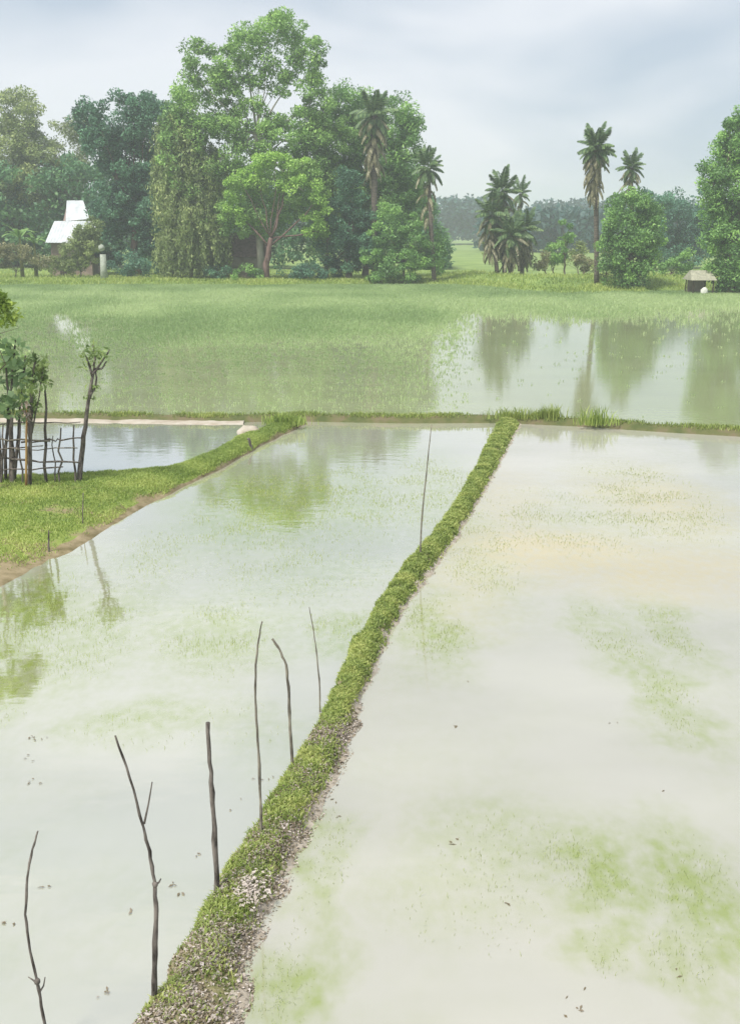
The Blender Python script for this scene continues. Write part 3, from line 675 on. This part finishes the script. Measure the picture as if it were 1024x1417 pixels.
# ================================================================ HOUSES
def gable(mb, x0, x1, y0, y1, z0, z1): pass
Yh = 111.0
def H(px, py, Y=Yh): return xz(px, py, Y)
gz = .28
a, b = H(65, 336), H(126, 336)
root = empty('village_house', ((a.x + b.x) / 2, Yh + 2, gz)); tag(root, 'small house with two white tin roofs and pinkish walls among the trees', 'house')
eave = a.z; ridge = H(72, 306, Yh + 2.6).z
mb = MB(); mb.box((a.x + .25, Yh + .5, gz - .1), (b.x - .1, Yh + 3.0, eave + .05)); mb.build('wall', M['wall_pink'], root)
mb = MB(); mb.box((a.x + 1.0, Yh + .46, gz), (a.x + 1.75, Yh + .495, gz + 1.85)); mb.build('door', M['dark_wood'], root)
x = a.x - .12; wsh = (b.x - a.x + .3) / 5
for i in range(5):
    mb = MB(); x0 = x + i * wsh
    n = 6
    for k in range(n):
        c0, c1 = x0 + wsh * k / n, x0 + wsh * (k + 1) / n; dz = .03 * (k % 2)
        s0, s1 = .45 * (1 - (c0 - x) / (5 * wsh) * .6), .45 * (1 - (c1 - x) / (5 * wsh) * .6)
        mb.slab([(c0, Yh - .1, eave + dz), (c1, Yh - .1, eave + .03 - dz), (c1 + s1 * .6, Yh + 2.7, ridge + .03 - dz), (c0 + s0 * .6, Yh + 2.7, ridge + dz)], .03)
    mb.build('roof_sheet', M['tin_roof'], root)
# taller block behind, its roof falling to the right
q0, q1 = H(87, 277, Yh + 4), H(110, 277, Yh + 4); q2, q3 = H(128, 303, Yh + 4), H(95, 306, Yh + 4)
mb = MB(); mb.box((q0.x + .1, Yh + 3.2, gz), (q2.x - .1, Yh + 7, q3.z - .1)); mb.build('wall', M['wall_pink'], root)
for i in range(4):
    t0, t1 = i / 4, (i + 1) / 4
    top0, top1 = q0.lerp(q1, t0), q0.lerp(q1, t1); b0, b1 = q3.lerp(q2, t0), q3.lerp(q2, t1)
    mb = MB(); mb.slab([(b0.x, Yh + 3.0, b0.z), (b1.x, Yh + 3.0, b1.z), (top1.x, Yh + 5.6, top1.z + .02 * (i % 2)), (top0.x, Yh + 5.6, top0.z + .02 * (i % 2))], .03)
    mb.build('roof_sheet', M['tin_roof'], root)
mb = MB(); mb.slab([(q0.x + .05, Yh + 8.2, q3.z), (q2.x, Yh + 8.2, q3.z), (q1.x, Yh + 5.65, q1.z + .01), (q0.x, Yh + 5.65, q0.z + .01)], .03); mb.build('roof_sheet', M['tin_roof'], root)
mb = MB(); g0 = Vector((q0.x + .12, Yh + 3.25, q3.z - .1)); mb.hexa([(q0.x + .12, Yh + 3.25, q3.z - .1), (q0.x + .3, Yh + 3.25, q3.z - .1), (q0.x + .3, Yh + 7, q3.z - .1), (q0.x + .12, Yh + 7, q3.z - .1),
        (q0.x + .12, Yh + 5.5, q0.z - .08), (q0.x + .3, Yh + 5.5, q0.z - .08), (q0.x + .3, Yh + 5.7, q0.z - .08), (q0.x + .12, Yh + 5.7, q0.z - .08)]); mb.build('gable', M['wall_pink'], root)

Yb = 105.0
a, b = H(302, 356, Yb), H(372, 356, Yb); r0, r1 = H(318, 322, Yb + 2), H(362, 322, Yb + 2)
root = empty('mud_hut', ((a.x + b.x) / 2, Yb + 2, gz)); tag(root, 'low hut with a brown thatched roof behind the reddish forked trunk', 'hut')
mb = MB(); mb.box((a.x + .35, Yb + .4, gz - .1), (b.x - .35, Yb + 3.6, a.z + .05)); mb.build('wall', M['wall_mud'], root)
mb = MB(); e = a.z
mb.hexa([(a.x, Yb, e), (b.x, Yb, e), (b.x, Yb + 4, e), (a.x, Yb + 4, e), (r0.x, Yb + 1.9, r0.z), (r1.x, Yb + 1.9, r1.z), (r1.x, Yb + 2.1, r1.z), (r0.x, Yb + 2.1, r0.z)])
mb.build('roof', M['thatch'], root)
mb = MB(); mb.box((a.x + 2.6, Yb + .36, gz), (a.x + 3.25, Yb + .395, gz + 1.3)); mb.build('door', M['dark_wood'], root)

Ys = 82.5
a, b = H(958, 388, Ys), H(990, 388, Ys); sg = float(land_z(np.array(a.x + .8), np.array(Ys + .9)))
root = empty('open_shed', ((a.x + b.x) / 2, Ys + 1, sg)); tag(root, 'tiny open shed with a pale thatched roof below the tree at the right edge', 'shed')
rz = H(970, 374, Ys + 1.2).z
mb = MB(); mb.hexa([(a.x - .1, Ys, a.z), (b.x + .1, Ys, a.z), (b.x + .1, Ys + 2.4, a.z), (a.x - .1, Ys + 2.4, a.z), (a.x + .1, Ys + 1.1, rz), (b.x - .1, Ys + 1.1, rz), (b.x - .1, Ys + 1.3, rz), (a.x + .1, Ys + 1.3, rz)]); mb.build('roof', M['thatch_pale'], root)
for sx in (a.x + .12, b.x - .12):
    for sy in (Ys + .2, Ys + 2.2):
        mb = MB(); mb.tube([(sx, sy, -.1), (sx + .02, sy, a.z + .06)], .05, 7); mb.build('post', M['dark_wood'], root)
mb = MB(); mb.box((a.x + .2, Ys + 2.0, sg - .2), (b.x - .2, Ys + 2.1, a.z)); mb.build('back_wall', M['wall_mud'], root)
c = H(972, 404, Ys + .1); zz = float(land_z(np.array(c.x), np.array(Ys + .1)))
me_v = []; 
def lumpy(name, c, rx, ry, rz_, mat, seed=0, n=12, m=16, parent=None, amp=.2):
    v, f = [], []
    for i in range(n + 1):
        th = math.pi * i / n
        for j in range(m):
            ph = 2 * math.pi * j / m; u = Vector((math.sin(th) * math.cos(ph), math.sin(th) * math.sin(ph), math.cos(th)))
            k = 1 + amp * mnoise.noise(u * 1.7 + Vector((seed, 0, 0))) + amp * .5 * mnoise.noise(u * 4.3 + Vector((seed, 2, 0)))
            v.append((c[0] + u.x * rx * k, c[1] + u.y * ry * k, c[2] + u.z * rz_ * k))
    for i in range(n):
        for j in range(m): f.append((i * m + j, i * m + (j + 1) % m, (i + 1) * m + (j + 1) % m, (i + 1) * m + j))
    me = bpy.data.meshes.new(name); me.from_pydata(v, [], f); me.polygons.foreach_set('use_smooth', [True] * len(f)); me.update()
    return link_mesh(name, me, mat, parent)
tag(lumpy('white_bundle', (c.x, Ys - .2, max(zz, 0) + .26), .27, .25, .32, M['white_cloth'], 3), 'small rounded whitish bundle on the ground in front of the tiny shed', 'bundle')

Yp = 103.0
p = H(143, 352, Yp); t = H(141, 343, Yp)
root = empty('pale_post', (p.x, Yp, gz)); tag(root, 'pale upright post with a rounded top between the house and the dark tree', 'post')
mb = MB(); mb.tube([(p.x, Yp, gz - .1), (p.x, Yp, gz + .9), (p.x, Yp, p.z)], [.34, .31, .27], 10); mb.build('shaft', M['lime'], root, True)
lumpy('cap', (t.x - root.location.x, 0, t.z - gz), .29, .29, .30, M['lime'], 1, parent=root, amp=.1)

# ================================================================ LEFT FENCE AND PLANTS
BANK_Z = .12
def stick(name, label, cat, px_pts, base_px=None, r0=.014, r1=.006, mat='stick', z0=0.0, branches=(), group=None, jit=.0, knots=()):
    """px_pts from the base upwards; stands where its base meets the ground"""
    bpt = at(*px_pts[0], z0); Y = bpt.y
    pts = [bpt - Vector((0, 0, .25))] + [bpt] + [xz(p[0], p[1], Y + jit * random.uniform(-1, 1)) for p in px_pts[1:]]
    # densify and roughen
    dense = []
    for a, b in zip(pts, pts[1:]):
        for k in range(4): dense.append(a.lerp(b, k / 4) + Vector((random.uniform(-1, 1), random.uniform(-1, 1), 0)) * r0 * .22)
    dense.append(pts[-1])
    n = len(dense); mb = MB(); mb.tube(dense, [(r0 + (r1 - r0) * i / (n - 1)) * random.uniform(.80, 1.2) for i in range(n)], 8)
    root = empty(name, bpt); tag(root, label, cat, group)
    mb.build('stem', M[mat], root, True)
    for br in branches:
        q = [xz(a, b, Y + .02 * i) for i, (a, b) in enumerate(br)]
        mb = MB(); m = []
        for a, b in zip(q, q[1:]):
            for k in range(3): m.append(a.lerp(b, k / 3))
        m.append(q[-1]); mb.tube(m, [r1 * (1.2 - .6 * i / (len(m) - 1)) for i in range(len(m))], 6); mb.build('branch', M[mat], root, True)
    for (kx_, ky_, kr) in knots:
        kp = xz(kx_, ky_, Y); lumpy('knot', kp - bpt, kr, kr, kr * 1.2, M[mat], kx_, 6, 8, root)
    return root

ST = 'bare sticks planted along the muddy bund'
stick('bare_stick', 'thin crooked twig at the lower left corner, with a dark knot near its foot', 'stick', [(66, 1455), (62, 1417), (54, 1368), (42, 1315), (36, 1265), (38, 1215), (46, 1175), (53, 1150)], r0=.012, r1=.005, branches=[[(53, 1362), (46, 1356), (40, 1352)], [(56, 1372), (61, 1364), (63, 1352)]], knots=[(52, 1358, .018)], group=ST)
stick('bare_stick', 'forked stick with a bent upper part leaning left, standing at the foot of the bund', 'stick', [(214, 1395), (215, 1320), (216, 1260), (214, 1220), (207, 1178), (199, 1145), (180, 1075), (160, 1018)], r0=.018, r1=.006, branches=[[(200, 1140), (206, 1112), (211, 1082)], [(215, 1226), (221, 1220), (223, 1216)]], knots=[(215, 1224, .017)], group=ST)
stick('bare_stick', 'thick straight dark stick, the stoutest one, without any fork', 'stick', [(301, 1247), (299, 1180), (295, 1110), (291, 1055), (288, 1000)], r0=.022, r1=.014, group=ST)
stick('bare_stick', 'slender wand curving to the left then upright, beside the stout dark stick', 'stick', [(362, 1170), (361, 1110), (358, 1040), (354, 980), (354, 920), (358, 885), (363, 860)], r0=.013, r1=.005, mat='stick_grey', group=ST)
stick('bare_stick', 'wand with a hooked tip bending over to the left, among the group of three wands', 'stick', [(405, 1070), (402, 1010), (400, 960), (396, 920), (387, 898), (377, 884)], r0=.015, r1=.009, mat='stick_grey', group=ST)
stick('bare_stick', 'faint thin wand standing where the grassy stretch of the bund begins', 'stick', [(443, 985), (442, 940), (438, 900), (433, 868), (428, 840)], r0=.010, r1=.004, mat='stick_grey', group=ST)
stick('bare_stick', 'tall thin curved wand far along the bund, reaching up to the cross bund', 'stick', [(581, 778), (583, 730), (587, 680), (592, 635), (597, 588)], r0=.016, r1=.006, mat='stick_grey', group=ST)
stick('short_stake', 'short thin stake in the grass of the left bank', 'stake', [(115, 722), (115, 700), (116, 682)], r0=.011, r1=.008, z0=BANK_Z, mat='stick_grey')
stick('short_stake', 'stubby stake at the muddy rim of the left bank', 'stake', [(68, 755), (68, 745), (68, 734)], r0=.015, r1=.01, z0=BANK_Z, mat='stick')

# bamboo fence
fy = at(60, 668, BANK_Z).y
root = empty('stick_fence', (xz(50, 660, fy).x, fy, BANK_Z)); tag(root, 'rough dark stick fence at the left edge, along the small pool', 'fence')
for (px, top, r, ln) in [(-40, 560, .035, 0), (-14, 590, .03, 2), (5, 588, .022, -3), (17, 578, .05, 1), (29, 583, .018, 3), (42, 575, .030, -1), (63, 540, .03, 2), (85, 592, .020, -2), (103, 588, .022, 2), (74, 603, .014, 3)]:
    b0 = xz(px + ln, 668, fy); t0 = xz(px, top, fy)
    mb = MB(); mb.tube([(b0.x, fy, BANK_Z - .2)] + wob((b0.x, fy, BANK_Z), t0, 6, .05), [r, r, r * .95, r * .9, r * .85, r * .75, r * .6], 7); mb.build('post', M['stick'], root, True)
for k, (xa, y0, xb, y1, r) in enumerate([(-60, 590, 112, 584, .012), (-60, 604, 70, 610, .024), (30, 612, 113, 606, .020), (-60, 626, 60, 617, .012), (-10, 622, 108, 620, .014), (-60, 634, 112, 640, .022), (-60, 652, 88, 646, .016)]):
    a, b = xz(xa, y0, fy - .05), xz(xb, y1, fy - .05)
    mb = MB(); mb.tube(wob(a, b, 11, .11), [r * .8 * random.uniform(.7, 1.25) for _ in range(11)], 6); mb.build('rail', M['stick_grey' if k % 3 == 1 else 'stick'], root, True)

def shrubby(name, label, cat, stems, lobes, Y, mat, leaf, dens, per, crad, stem_mat='stick', stem_r=.03, flat=.8, aspect=.5, zb=BANK_Z, shell=.3):
    b = xz(stems[0][0][0], stems[0][0][1], Y)
    root = empty(name, (b.x, Y, zb)); tag(root, label, cat)
    for st in stems:
        q = [xz(x, y, Y) for x, y in st]
        if st[0][1] > 640: q[0].z = zb - .1
        thin = 1 if st[0][1] > 640 else .45
        m = []
        for a_, b_ in zip(q, q[1:]):
            for k in range(3): m.append(a_.lerp(b_, k / 3) + Vector((0, random.uniform(-1, 1) * stem_r, 0)))
        m.append(q[-1]); mb = MB(); mb.tube(m, [thin * stem_r * (1 - .55 * i / (len(m) - 1)) for i in range(len(m))], 7); mb.build('stem', M[stem_mat], root, True)
    if lobes:
        cs, _ = lobe_clumps(lobes, Y, dens, shell=shell)
        pos, d, n, L, t = clump_leaves(cs, crad * rng.uniform(.7, 1.3, len(cs)), per, leaf, flat, .5)
        leaf_mesh('crown', pos, d, n, L, L * aspect, t, M[mat], root)
    return root
Yl = fy - .25
shrubby('broadleaf_plant', 'tall bluish green broad leaved plant at the left edge behind the fence', 'plant', [[(15, 690), (16, 620), (12, 540), (8, 500)], [(22, 690), (26, 600), (30, 540), (36, 492)], [(10, 690), (8, 620), (16, 540), (22, 470)], [(4, 690), (0, 600), (-8, 520)], [(-20, 690), (-25, 600), (-20, 520)]],
        [(10, 508, 30, 30), (-25, 520, 40, 50), (32, 520, 20, 30), (5, 550, 26, 24), (18, 485, 22, 16), (28, 560, 16, 18)], Yl + .5, 'leaf_broad', .19, 13, 13, .24, stem_r=.035, aspect=.6)
shrubby('young_shrub', 'leafy yellow green shrub with a dark stem, right of the bluish plant', 'plant', [[(42, 676), (43, 620), (44, 570), (46, 520), (50, 500)], [(44, 600), (54, 550), (62, 505)]],
        [(45, 528, 14, 28), (60, 520, 10, 28), (50, 500, 16, 16), (42, 555, 10, 14)], Yl, 'leaf_sapling', .13, 26, 16, .12, stem_r=.04, aspect=.4)
shrubby('orange_stem', 'short orange tinted stalk with dead leaves beside the yellow green shrub', 'plant', [[(36, 660), (37, 600), (38, 555)]], [(37, 568, 6, 14)], Yl - .1, 'dry_leaf', .12, 40, 10, .1, stem_mat='stem_orange', stem_r=.025, aspect=.4)
r_ = shrubby('bare_sapling', 'nearly bare sapling with a crooked dark trunk and forked top, beside the pool', 'sapling', [[(110, 655), (113, 630), (119, 590), (124, 550), (130, 516)], [(129, 520), (122, 500), (116, 486)], [(130, 517), (140, 503), (152, 484)], [(130, 516), (132, 498), (129, 478)], [(124, 552), (134, 530), (133, 512)], [(131, 512), (142, 510), (148, 500)]],
        [(122, 494, 12, 14), (140, 494, 14, 14), (131, 484, 12, 10), (128, 540, 6, 16)], fy + .15, 'leaf_sapling', .10, 30, 9, .14, stem_r=.055, aspect=.4)
for ch in r_.children:
    if ch.name.startswith('stem') and ch.location.length < 1e-6: pass
tree('yellow_bush', 'bright yellow green leafy crown poking in at the left edge, above the bluish plant', 'tree', [(-8, 402, 26, 26), (-3, 432, 20, 28), (-40, 420, 40, 50)], 19.0, -40, 'leaf_yellow', leaf=.13, dens=14, per=40, crad=.22, trunk_r=.05, ground=BANK_Z, limbs=5, fork=.55)

# corner of the pool: pale mud heap and stump
c = at(345, 602, .05)
tag(lumpy('mud_heap', (c.x, c.y + .1, .1), .26, .3, .14, M['mud_pale'], 5, amp=.35), 'pale dry mud heap at the right corner of the small pool', 'mud heap')
stick('short_stump', 'dark broken stump on the bank beside the pale mud heap', 'stump', [(348, 619), (346, 613), (344, 606)], r0=.04, r1=.028, z0=.08)
# pale low strip under the left part of the field bund
pl = [at(x, y + 3.5) for x, y in CROSS[:5]] + [at(338, 586)]
strip_far = [p + Vector((0, .3, 0)) for p in pl]
strip_ob, _ = ribbon('pale_strip', strip_far, [p - Vector((0, .22, 0)) for p in pl], 260, [(-.1, -.1), (0, .01), (.3, .05), (.6, .04), (.85, .02), (1, .004), (1.15, -.05)], M['mud_pale'], rough=.015, freq=2.2, seed=31)
tag(strip_ob, kind='structure')

# ================================================================ GRASS, SEEDLINGS, LITTER
def near_frac(si, n): return si / (n - 1)
# bund grass; litter stretches are where the photograph shows dry leaves
def py_of(P_):
    """photograph row of points"""
    d = P_ - np.array([0, 0, CAM_H]); z = d[:, 1] * CP - d[:, 2] * SP; y = d[:, 1] * SP + d[:, 2] * CP
    return CY - F_PX * y / z
def px_of(P_):
    d = P_ - np.array([0, 0, CAM_H]); z = d[:, 1] * CP - d[:, 2] * SP
    return CX + F_PX * d[:, 0] / z
def litter_w(r):
    w = np.zeros_like(r)
    for c_, s_, a_ in ((1015, 22, .95), (1165, 32, .65), (1228, 22, .55), (1320, 50, .85), (1420, 70, 1.0), (1560, 90, 1.0), (1060, 30, .35)):
        w = np.maximum(w, a_ * np.exp(-((r - c_) / s_) ** 2))
    return w
N = 210000
si = 419 * rng.uniform(0, 1, N) ** 1.15; tt = rng.uniform(.0, .95, N)
Pt = bund_at(si, tt); row = py_of(Pt)
pn = np.array([mnoise.noise(Vector((p[0] * 3.2, p[1] * 3.2, 1))) for p in Pt])
keep = rng.uniform(0, 1, N) < np.clip((1 - .80 * litter_w(row)) * (1 - 1.0 * smooth(.62, .98, tt + .22 * pn)) * (.74 + 1.2 * pn - .10 * (row > 1000)), 0.02, 1)
Pt, row, pn = Pt[keep], row[keep], pn[keep]
dist = Pt[:, 1]
blade_mesh('bund_grass', Pt, (.014 + .026 * rng.uniform(0, 1, len(Pt)) ** 2) * (1 + .032 * dist), .95, .0042 + .0011 * dist, np.clip(.5 + .5 * pn + rng.normal(0, .18, len(Pt)), 0, 1), M['bund_grass'])['kind'] = 'stuff'
N = 110000
si = rng.uniform(0, 300, N); tt = np.clip(rng.normal(.52, .30, N), .02, 1.08); Pt = bund_at(si, tt); row = py_of(Pt)
keep = rng.uniform(0, 1, N) < np.clip(litter_w(row) * 1.0 + .05 + .10 * (tt > .72), 0, 1) * (.4 + .6 * (row > 980)) * np.clip(.85 + 1.1 * np.array([mnoise.noise(Vector((p[0] * 4, p[1] * 4, 12))) for p in Pt]), 0, 1.3)
Pt = Pt[keep]; k = len(Pt)
cc = np.array(at(346, 1232, .13)); extra = cc[None] + np.stack([rng.normal(0, .05, 420), rng.normal(0, .09, 420), rng.uniform(-.01, .02, 420)], 1)
n0 = k; Pt = np.concatenate([Pt, extra]); k = len(Pt)
nrm = unit(rng.normal(size=(k, 3)) * .6 + np.array([0, 0, 1.0])); d = rng.normal(size=(k, 3)); d[:, 2] *= .35
Lf = rng.uniform(.010, .034, k) + .02 * (rng.uniform(0, 1, k) > .95)
leaf_mesh('leaf_litter', Pt + np.array([0, 0, .012]), d, nrm, Lf, Lf * rng.uniform(.35, .7, k), np.where(np.arange(k) < n0, rng.uniform(0, 1, k) ** 1.1, rng.uniform(.6, 1, k)), M['dry_leaf'])['kind'] = 'stuff'
# cross bund grass and the tufts on it
N = 26000
si = rng.uniform(60, 640, N); tt = rng.uniform(.1, .75, N); Pt = cross_at(si, tt)
pn = np.array([mnoise.noise(Vector((p[0] * .9, p[1] * .9, 6))) for p in Pt])
keep = rng.uniform(0, 1, N) < np.clip(.45 + .9 * pn, .05, 1); Pt, pn = Pt[keep], pn[keep]
blade_mesh('field_bund_grass', Pt, .05 + .07 * rng.uniform(0, 1, len(Pt)) ** 2, .7, .018, np.clip(.35 + .5 * pn + rng.normal(0, .2, len(Pt)), 0, 1), M['bund_grass'])['kind'] = 'stuff'
def tuft(label, px, py, n, h, spread, mat='bund_grass', z=.1, cat='grass tuft'):
    c = at(px, py, z); o = np.stack([rng.normal(0, spread, n), rng.normal(0, spread * .5, n), np.zeros(n)], 1)
    ob = blade_mesh('grass_tuft', np.array(c)[None] + o, h * rng.uniform(.4, 1.1, n), .45, .022, rng.uniform(.1, .8, n), M[mat])
    tag(ob, label, cat)
tuft('dark grass tuft where the two bunds meet', 712, 579, 260, .30, .28)
tuft('small grass tuft on the cross bund, nearest right of the junction', 745, 580, 120, .30, .14)
tuft('taller spiky grass tuft on the cross bund, second right of the junction', 762, 581, 170, .42, .14)
tuft('thin tall grass tuft on the cross bund in line with the tall palm', 822, 588, 160, .5, .2, 'grass')
tuft('long straggling grass tuft where the left bank meets the cross bund', 395, 588, 520, .30, .2, 'grass')

# bank lawn
N = 170000
si = rng.uniform(90, 299, N); tt = rng.uniform(.03, .97, N); Pt = bank_at(si, tt)
pn = np.array([mnoise.noise(Vector((p[0] * 1.1, p[1] * 1.1, 3))) for p in Pt])
keep = rng.uniform(0, 1, N) < np.clip(.8 + .9 * pn, .1, 1) * (.06 + .94 * smooth(.0, .15, tt + .12 * pn)); Pt, pn = Pt[keep], pn[keep]
blade_mesh('bank_grass', Pt, .02 + .05 * rng.uniform(0, 1, len(Pt)) ** 2, .85, .013, np.clip(.5 + .6 * pn + rng.normal(0, .2, len(Pt)), 0, 1), M['grass'])['kind'] = 'stuff'

# rice coming up through the far flooded field
N = 210000
Y = np.sqrt(rng.uniform(27.5 ** 2, 97 ** 2, N)); X = rng.uniform(-1, 1, N) * Y * .40
pn = np.array([mnoise.noise(Vector((x * .10, y * .07, 2))) + .5 * mnoise.noise(Vector((x * .35, y * .3, 4))) for x, y in zip(X, Y)])
clear = smooth(.055, .10, X / Y + .012 * pn) * (1 - smooth(54, 80, Y + 6 * pn))         # the open water to the right
dn_ = (.30 + .25 * smooth(28, 50, Y) + .45 * smooth(42, 80, Y + 6 * pn)) * (1 - .975 * clear) * (1 - .9 * np.exp(-((X / Y + .272) / .022) ** 2 - ((Y - 57) / 9) ** 2)) * (.75 + .6 * pn)
keep = (rng.uniform(0, 1, N) < np.clip(dn_, 0, 1)) & (Y < pond_edge(X) + .5)
X, Y, pn = X[keep], Y[keep], pn[keep]; n = len(X)
bs = np.repeat(np.stack([X, Y, np.zeros(n)], 1), 4, 0); bs[:, :2] += rng.normal(0, .06, (len(bs), 2))
yy = bs[:, 1]
# keep clear of the cross bund
cyl = np.interp(bs[:, 0], [p.x for p in cr], [p.y for p in cr]); bs = bs[yy > cyl + .3]; yy = bs[:, 1]
blade_mesh('rice_shoots', bs, (.07 + .13 * smooth(40, 70, yy)) * rng.uniform(.6, 1.4, len(bs)), .6, .010 + .00030 * yy, np.clip(.5 + .9 * np.array([mnoise.noise(Vector((b[0] * .035, b[1] * .06, 9))) + .6 * mnoise.noise(Vector((b[0] * .25, b[1] * .12, 19))) for b in bs]) + rng.normal(0, .14, len(bs)), 0, 1), M['field_grass'])['kind'] = 'stuff'

# grass along the far shore and on the berm
N = 60000
X = rng.uniform(-48, 50, N); Y = pond_edge(X) + rng.exponential(6, N) * 1.1 - .4
keep = (np.abs(X) < Y * .42) & (Y < 135); X, Y = X[keep], Y[keep]
pn = np.array([mnoise.noise(Vector((x * .25, y * .25, 7))) for x, y in zip(X, Y)])
bs = np.stack([X, Y, land_z(X, Y) - .03], 1)
blade_mesh('shore_grass', bs, (.22 + .22 * np.clip(pn + .3, 0, 1)) * rng.uniform(.5, 1.3, len(bs)), .6, .06, np.clip(.55 + .5 * pn + rng.normal(0, .2, len(bs)), 0, 1), M['grass'])['kind'] = 'stuff'

# thin seedlings in the weedy and painted-reflection patches of the two near fields
def seedlings(name, blobs, per_m2, z):
    pts = []
    for (x, y, rx, ry, amt) in blobs:
        n = int(per_m2 * math.pi * rx * ry * amt * 1.3); r = np.sqrt(rng.uniform(0, 1.1, n)) * rng.uniform(.5, 1, n); a_ = rng.uniform(0, 2 * np.pi, n)
        pts.append(np.stack([x + rx * r * np.cos(a_), y + ry * r * np.sin(a_), np.full(n, z)], 1))
    P_ = np.concatenate(pts); pn = np.array([mnoise.noise(Vector((p[0] * 1.4, p[1] * 1.4, 0))) for p in P_])
    P_ = P_[rng.uniform(0, 1, len(P_)) < np.clip(.5 + 1.3 * pn, .03, 1)]
    # none on the bund
    L_, R_ = resample(bl, 200), resample(br, 200)
    lx = np.interp(P_[:, 1], L_[:, 1], L_[:, 0]); rx_ = np.interp(P_[:, 1], R_[:, 1], R_[:, 0])
    P_ = P_[(P_[:, 0] < lx - .05) | (P_[:, 0] > rx_ + .05)]
    blade_mesh(name, P_, .015 + .03 * rng.uniform(0, 1, len(P_)) ** 2, .9, .0016 + .00026 * P_[:, 1], rng.uniform(.1, .9, len(P_)), M['seedling'])['kind'] = 'stuff'
seedlings('rice_seedlings', R_BLOBS, 620, .004)
seedlings('rice_seedlings', L_BLOBS, 330, .0)
# floating scraps
sp = [(375, 1075), (40, 1020), (52, 1022), (48, 1050), (45, 1080), (56, 1085), (272, 1182), (248, 1237), (60, 1228), (5, 1277), (180, 1262), (150, 1372), (805, 1375), (800, 1395), (238, 1220), (318, 1120), (330, 1105), (350, 1078), (462, 1012), (470, 1040), (388, 1241), (400, 1190), (628, 1165), (632, 1005), (848, 1000), (655, 945), (945, 1350), (702, 1250), (915, 1090), (465, 1110), (470, 1130)]
c = np.array([at(x, y, .008) for x, y in sp]); c = np.repeat(c, rng.integers(1, 5, len(sp)), 0); c[:, :2] += rng.normal(0, .03, (len(c), 2)) * rng.uniform(.2, 1.6, (len(c), 1))
k = len(c); d = rng.normal(size=(k, 3)); d[:, 2] = .05; nr = np.tile([[0, 0, 1.0]], (k, 1)) + rng.normal(size=(k, 3)) * .15
leaf_mesh('floating_scraps', c, d, nr, rng.uniform(.02, .055, k), rng.uniform(.008, .02, k), rng.uniform(0, .35, k), M['dry_leaf'])['kind'] = 'stuff'

# ================================================================ HAZE
mb = MB(); mb.box((-790, -80, -1.6), (790, 1430, 32))
m, Nn, Lk = newmat('haze')
o = Nn.new('ShaderNodeOutputMaterial'); v = Nn.new('ShaderNodeVolumePrincipled')
v.inputs['Density'].default_value = HAZE_DENSITY; v.inputs['Color'].default_value = (.90, .95, 1.0, 1); v.inputs['Anisotropy'].default_value = .2
Lk.new(v.outputs[0], o.inputs['Volume'])
mb.build('haze', m)['kind'] = 'stuff'
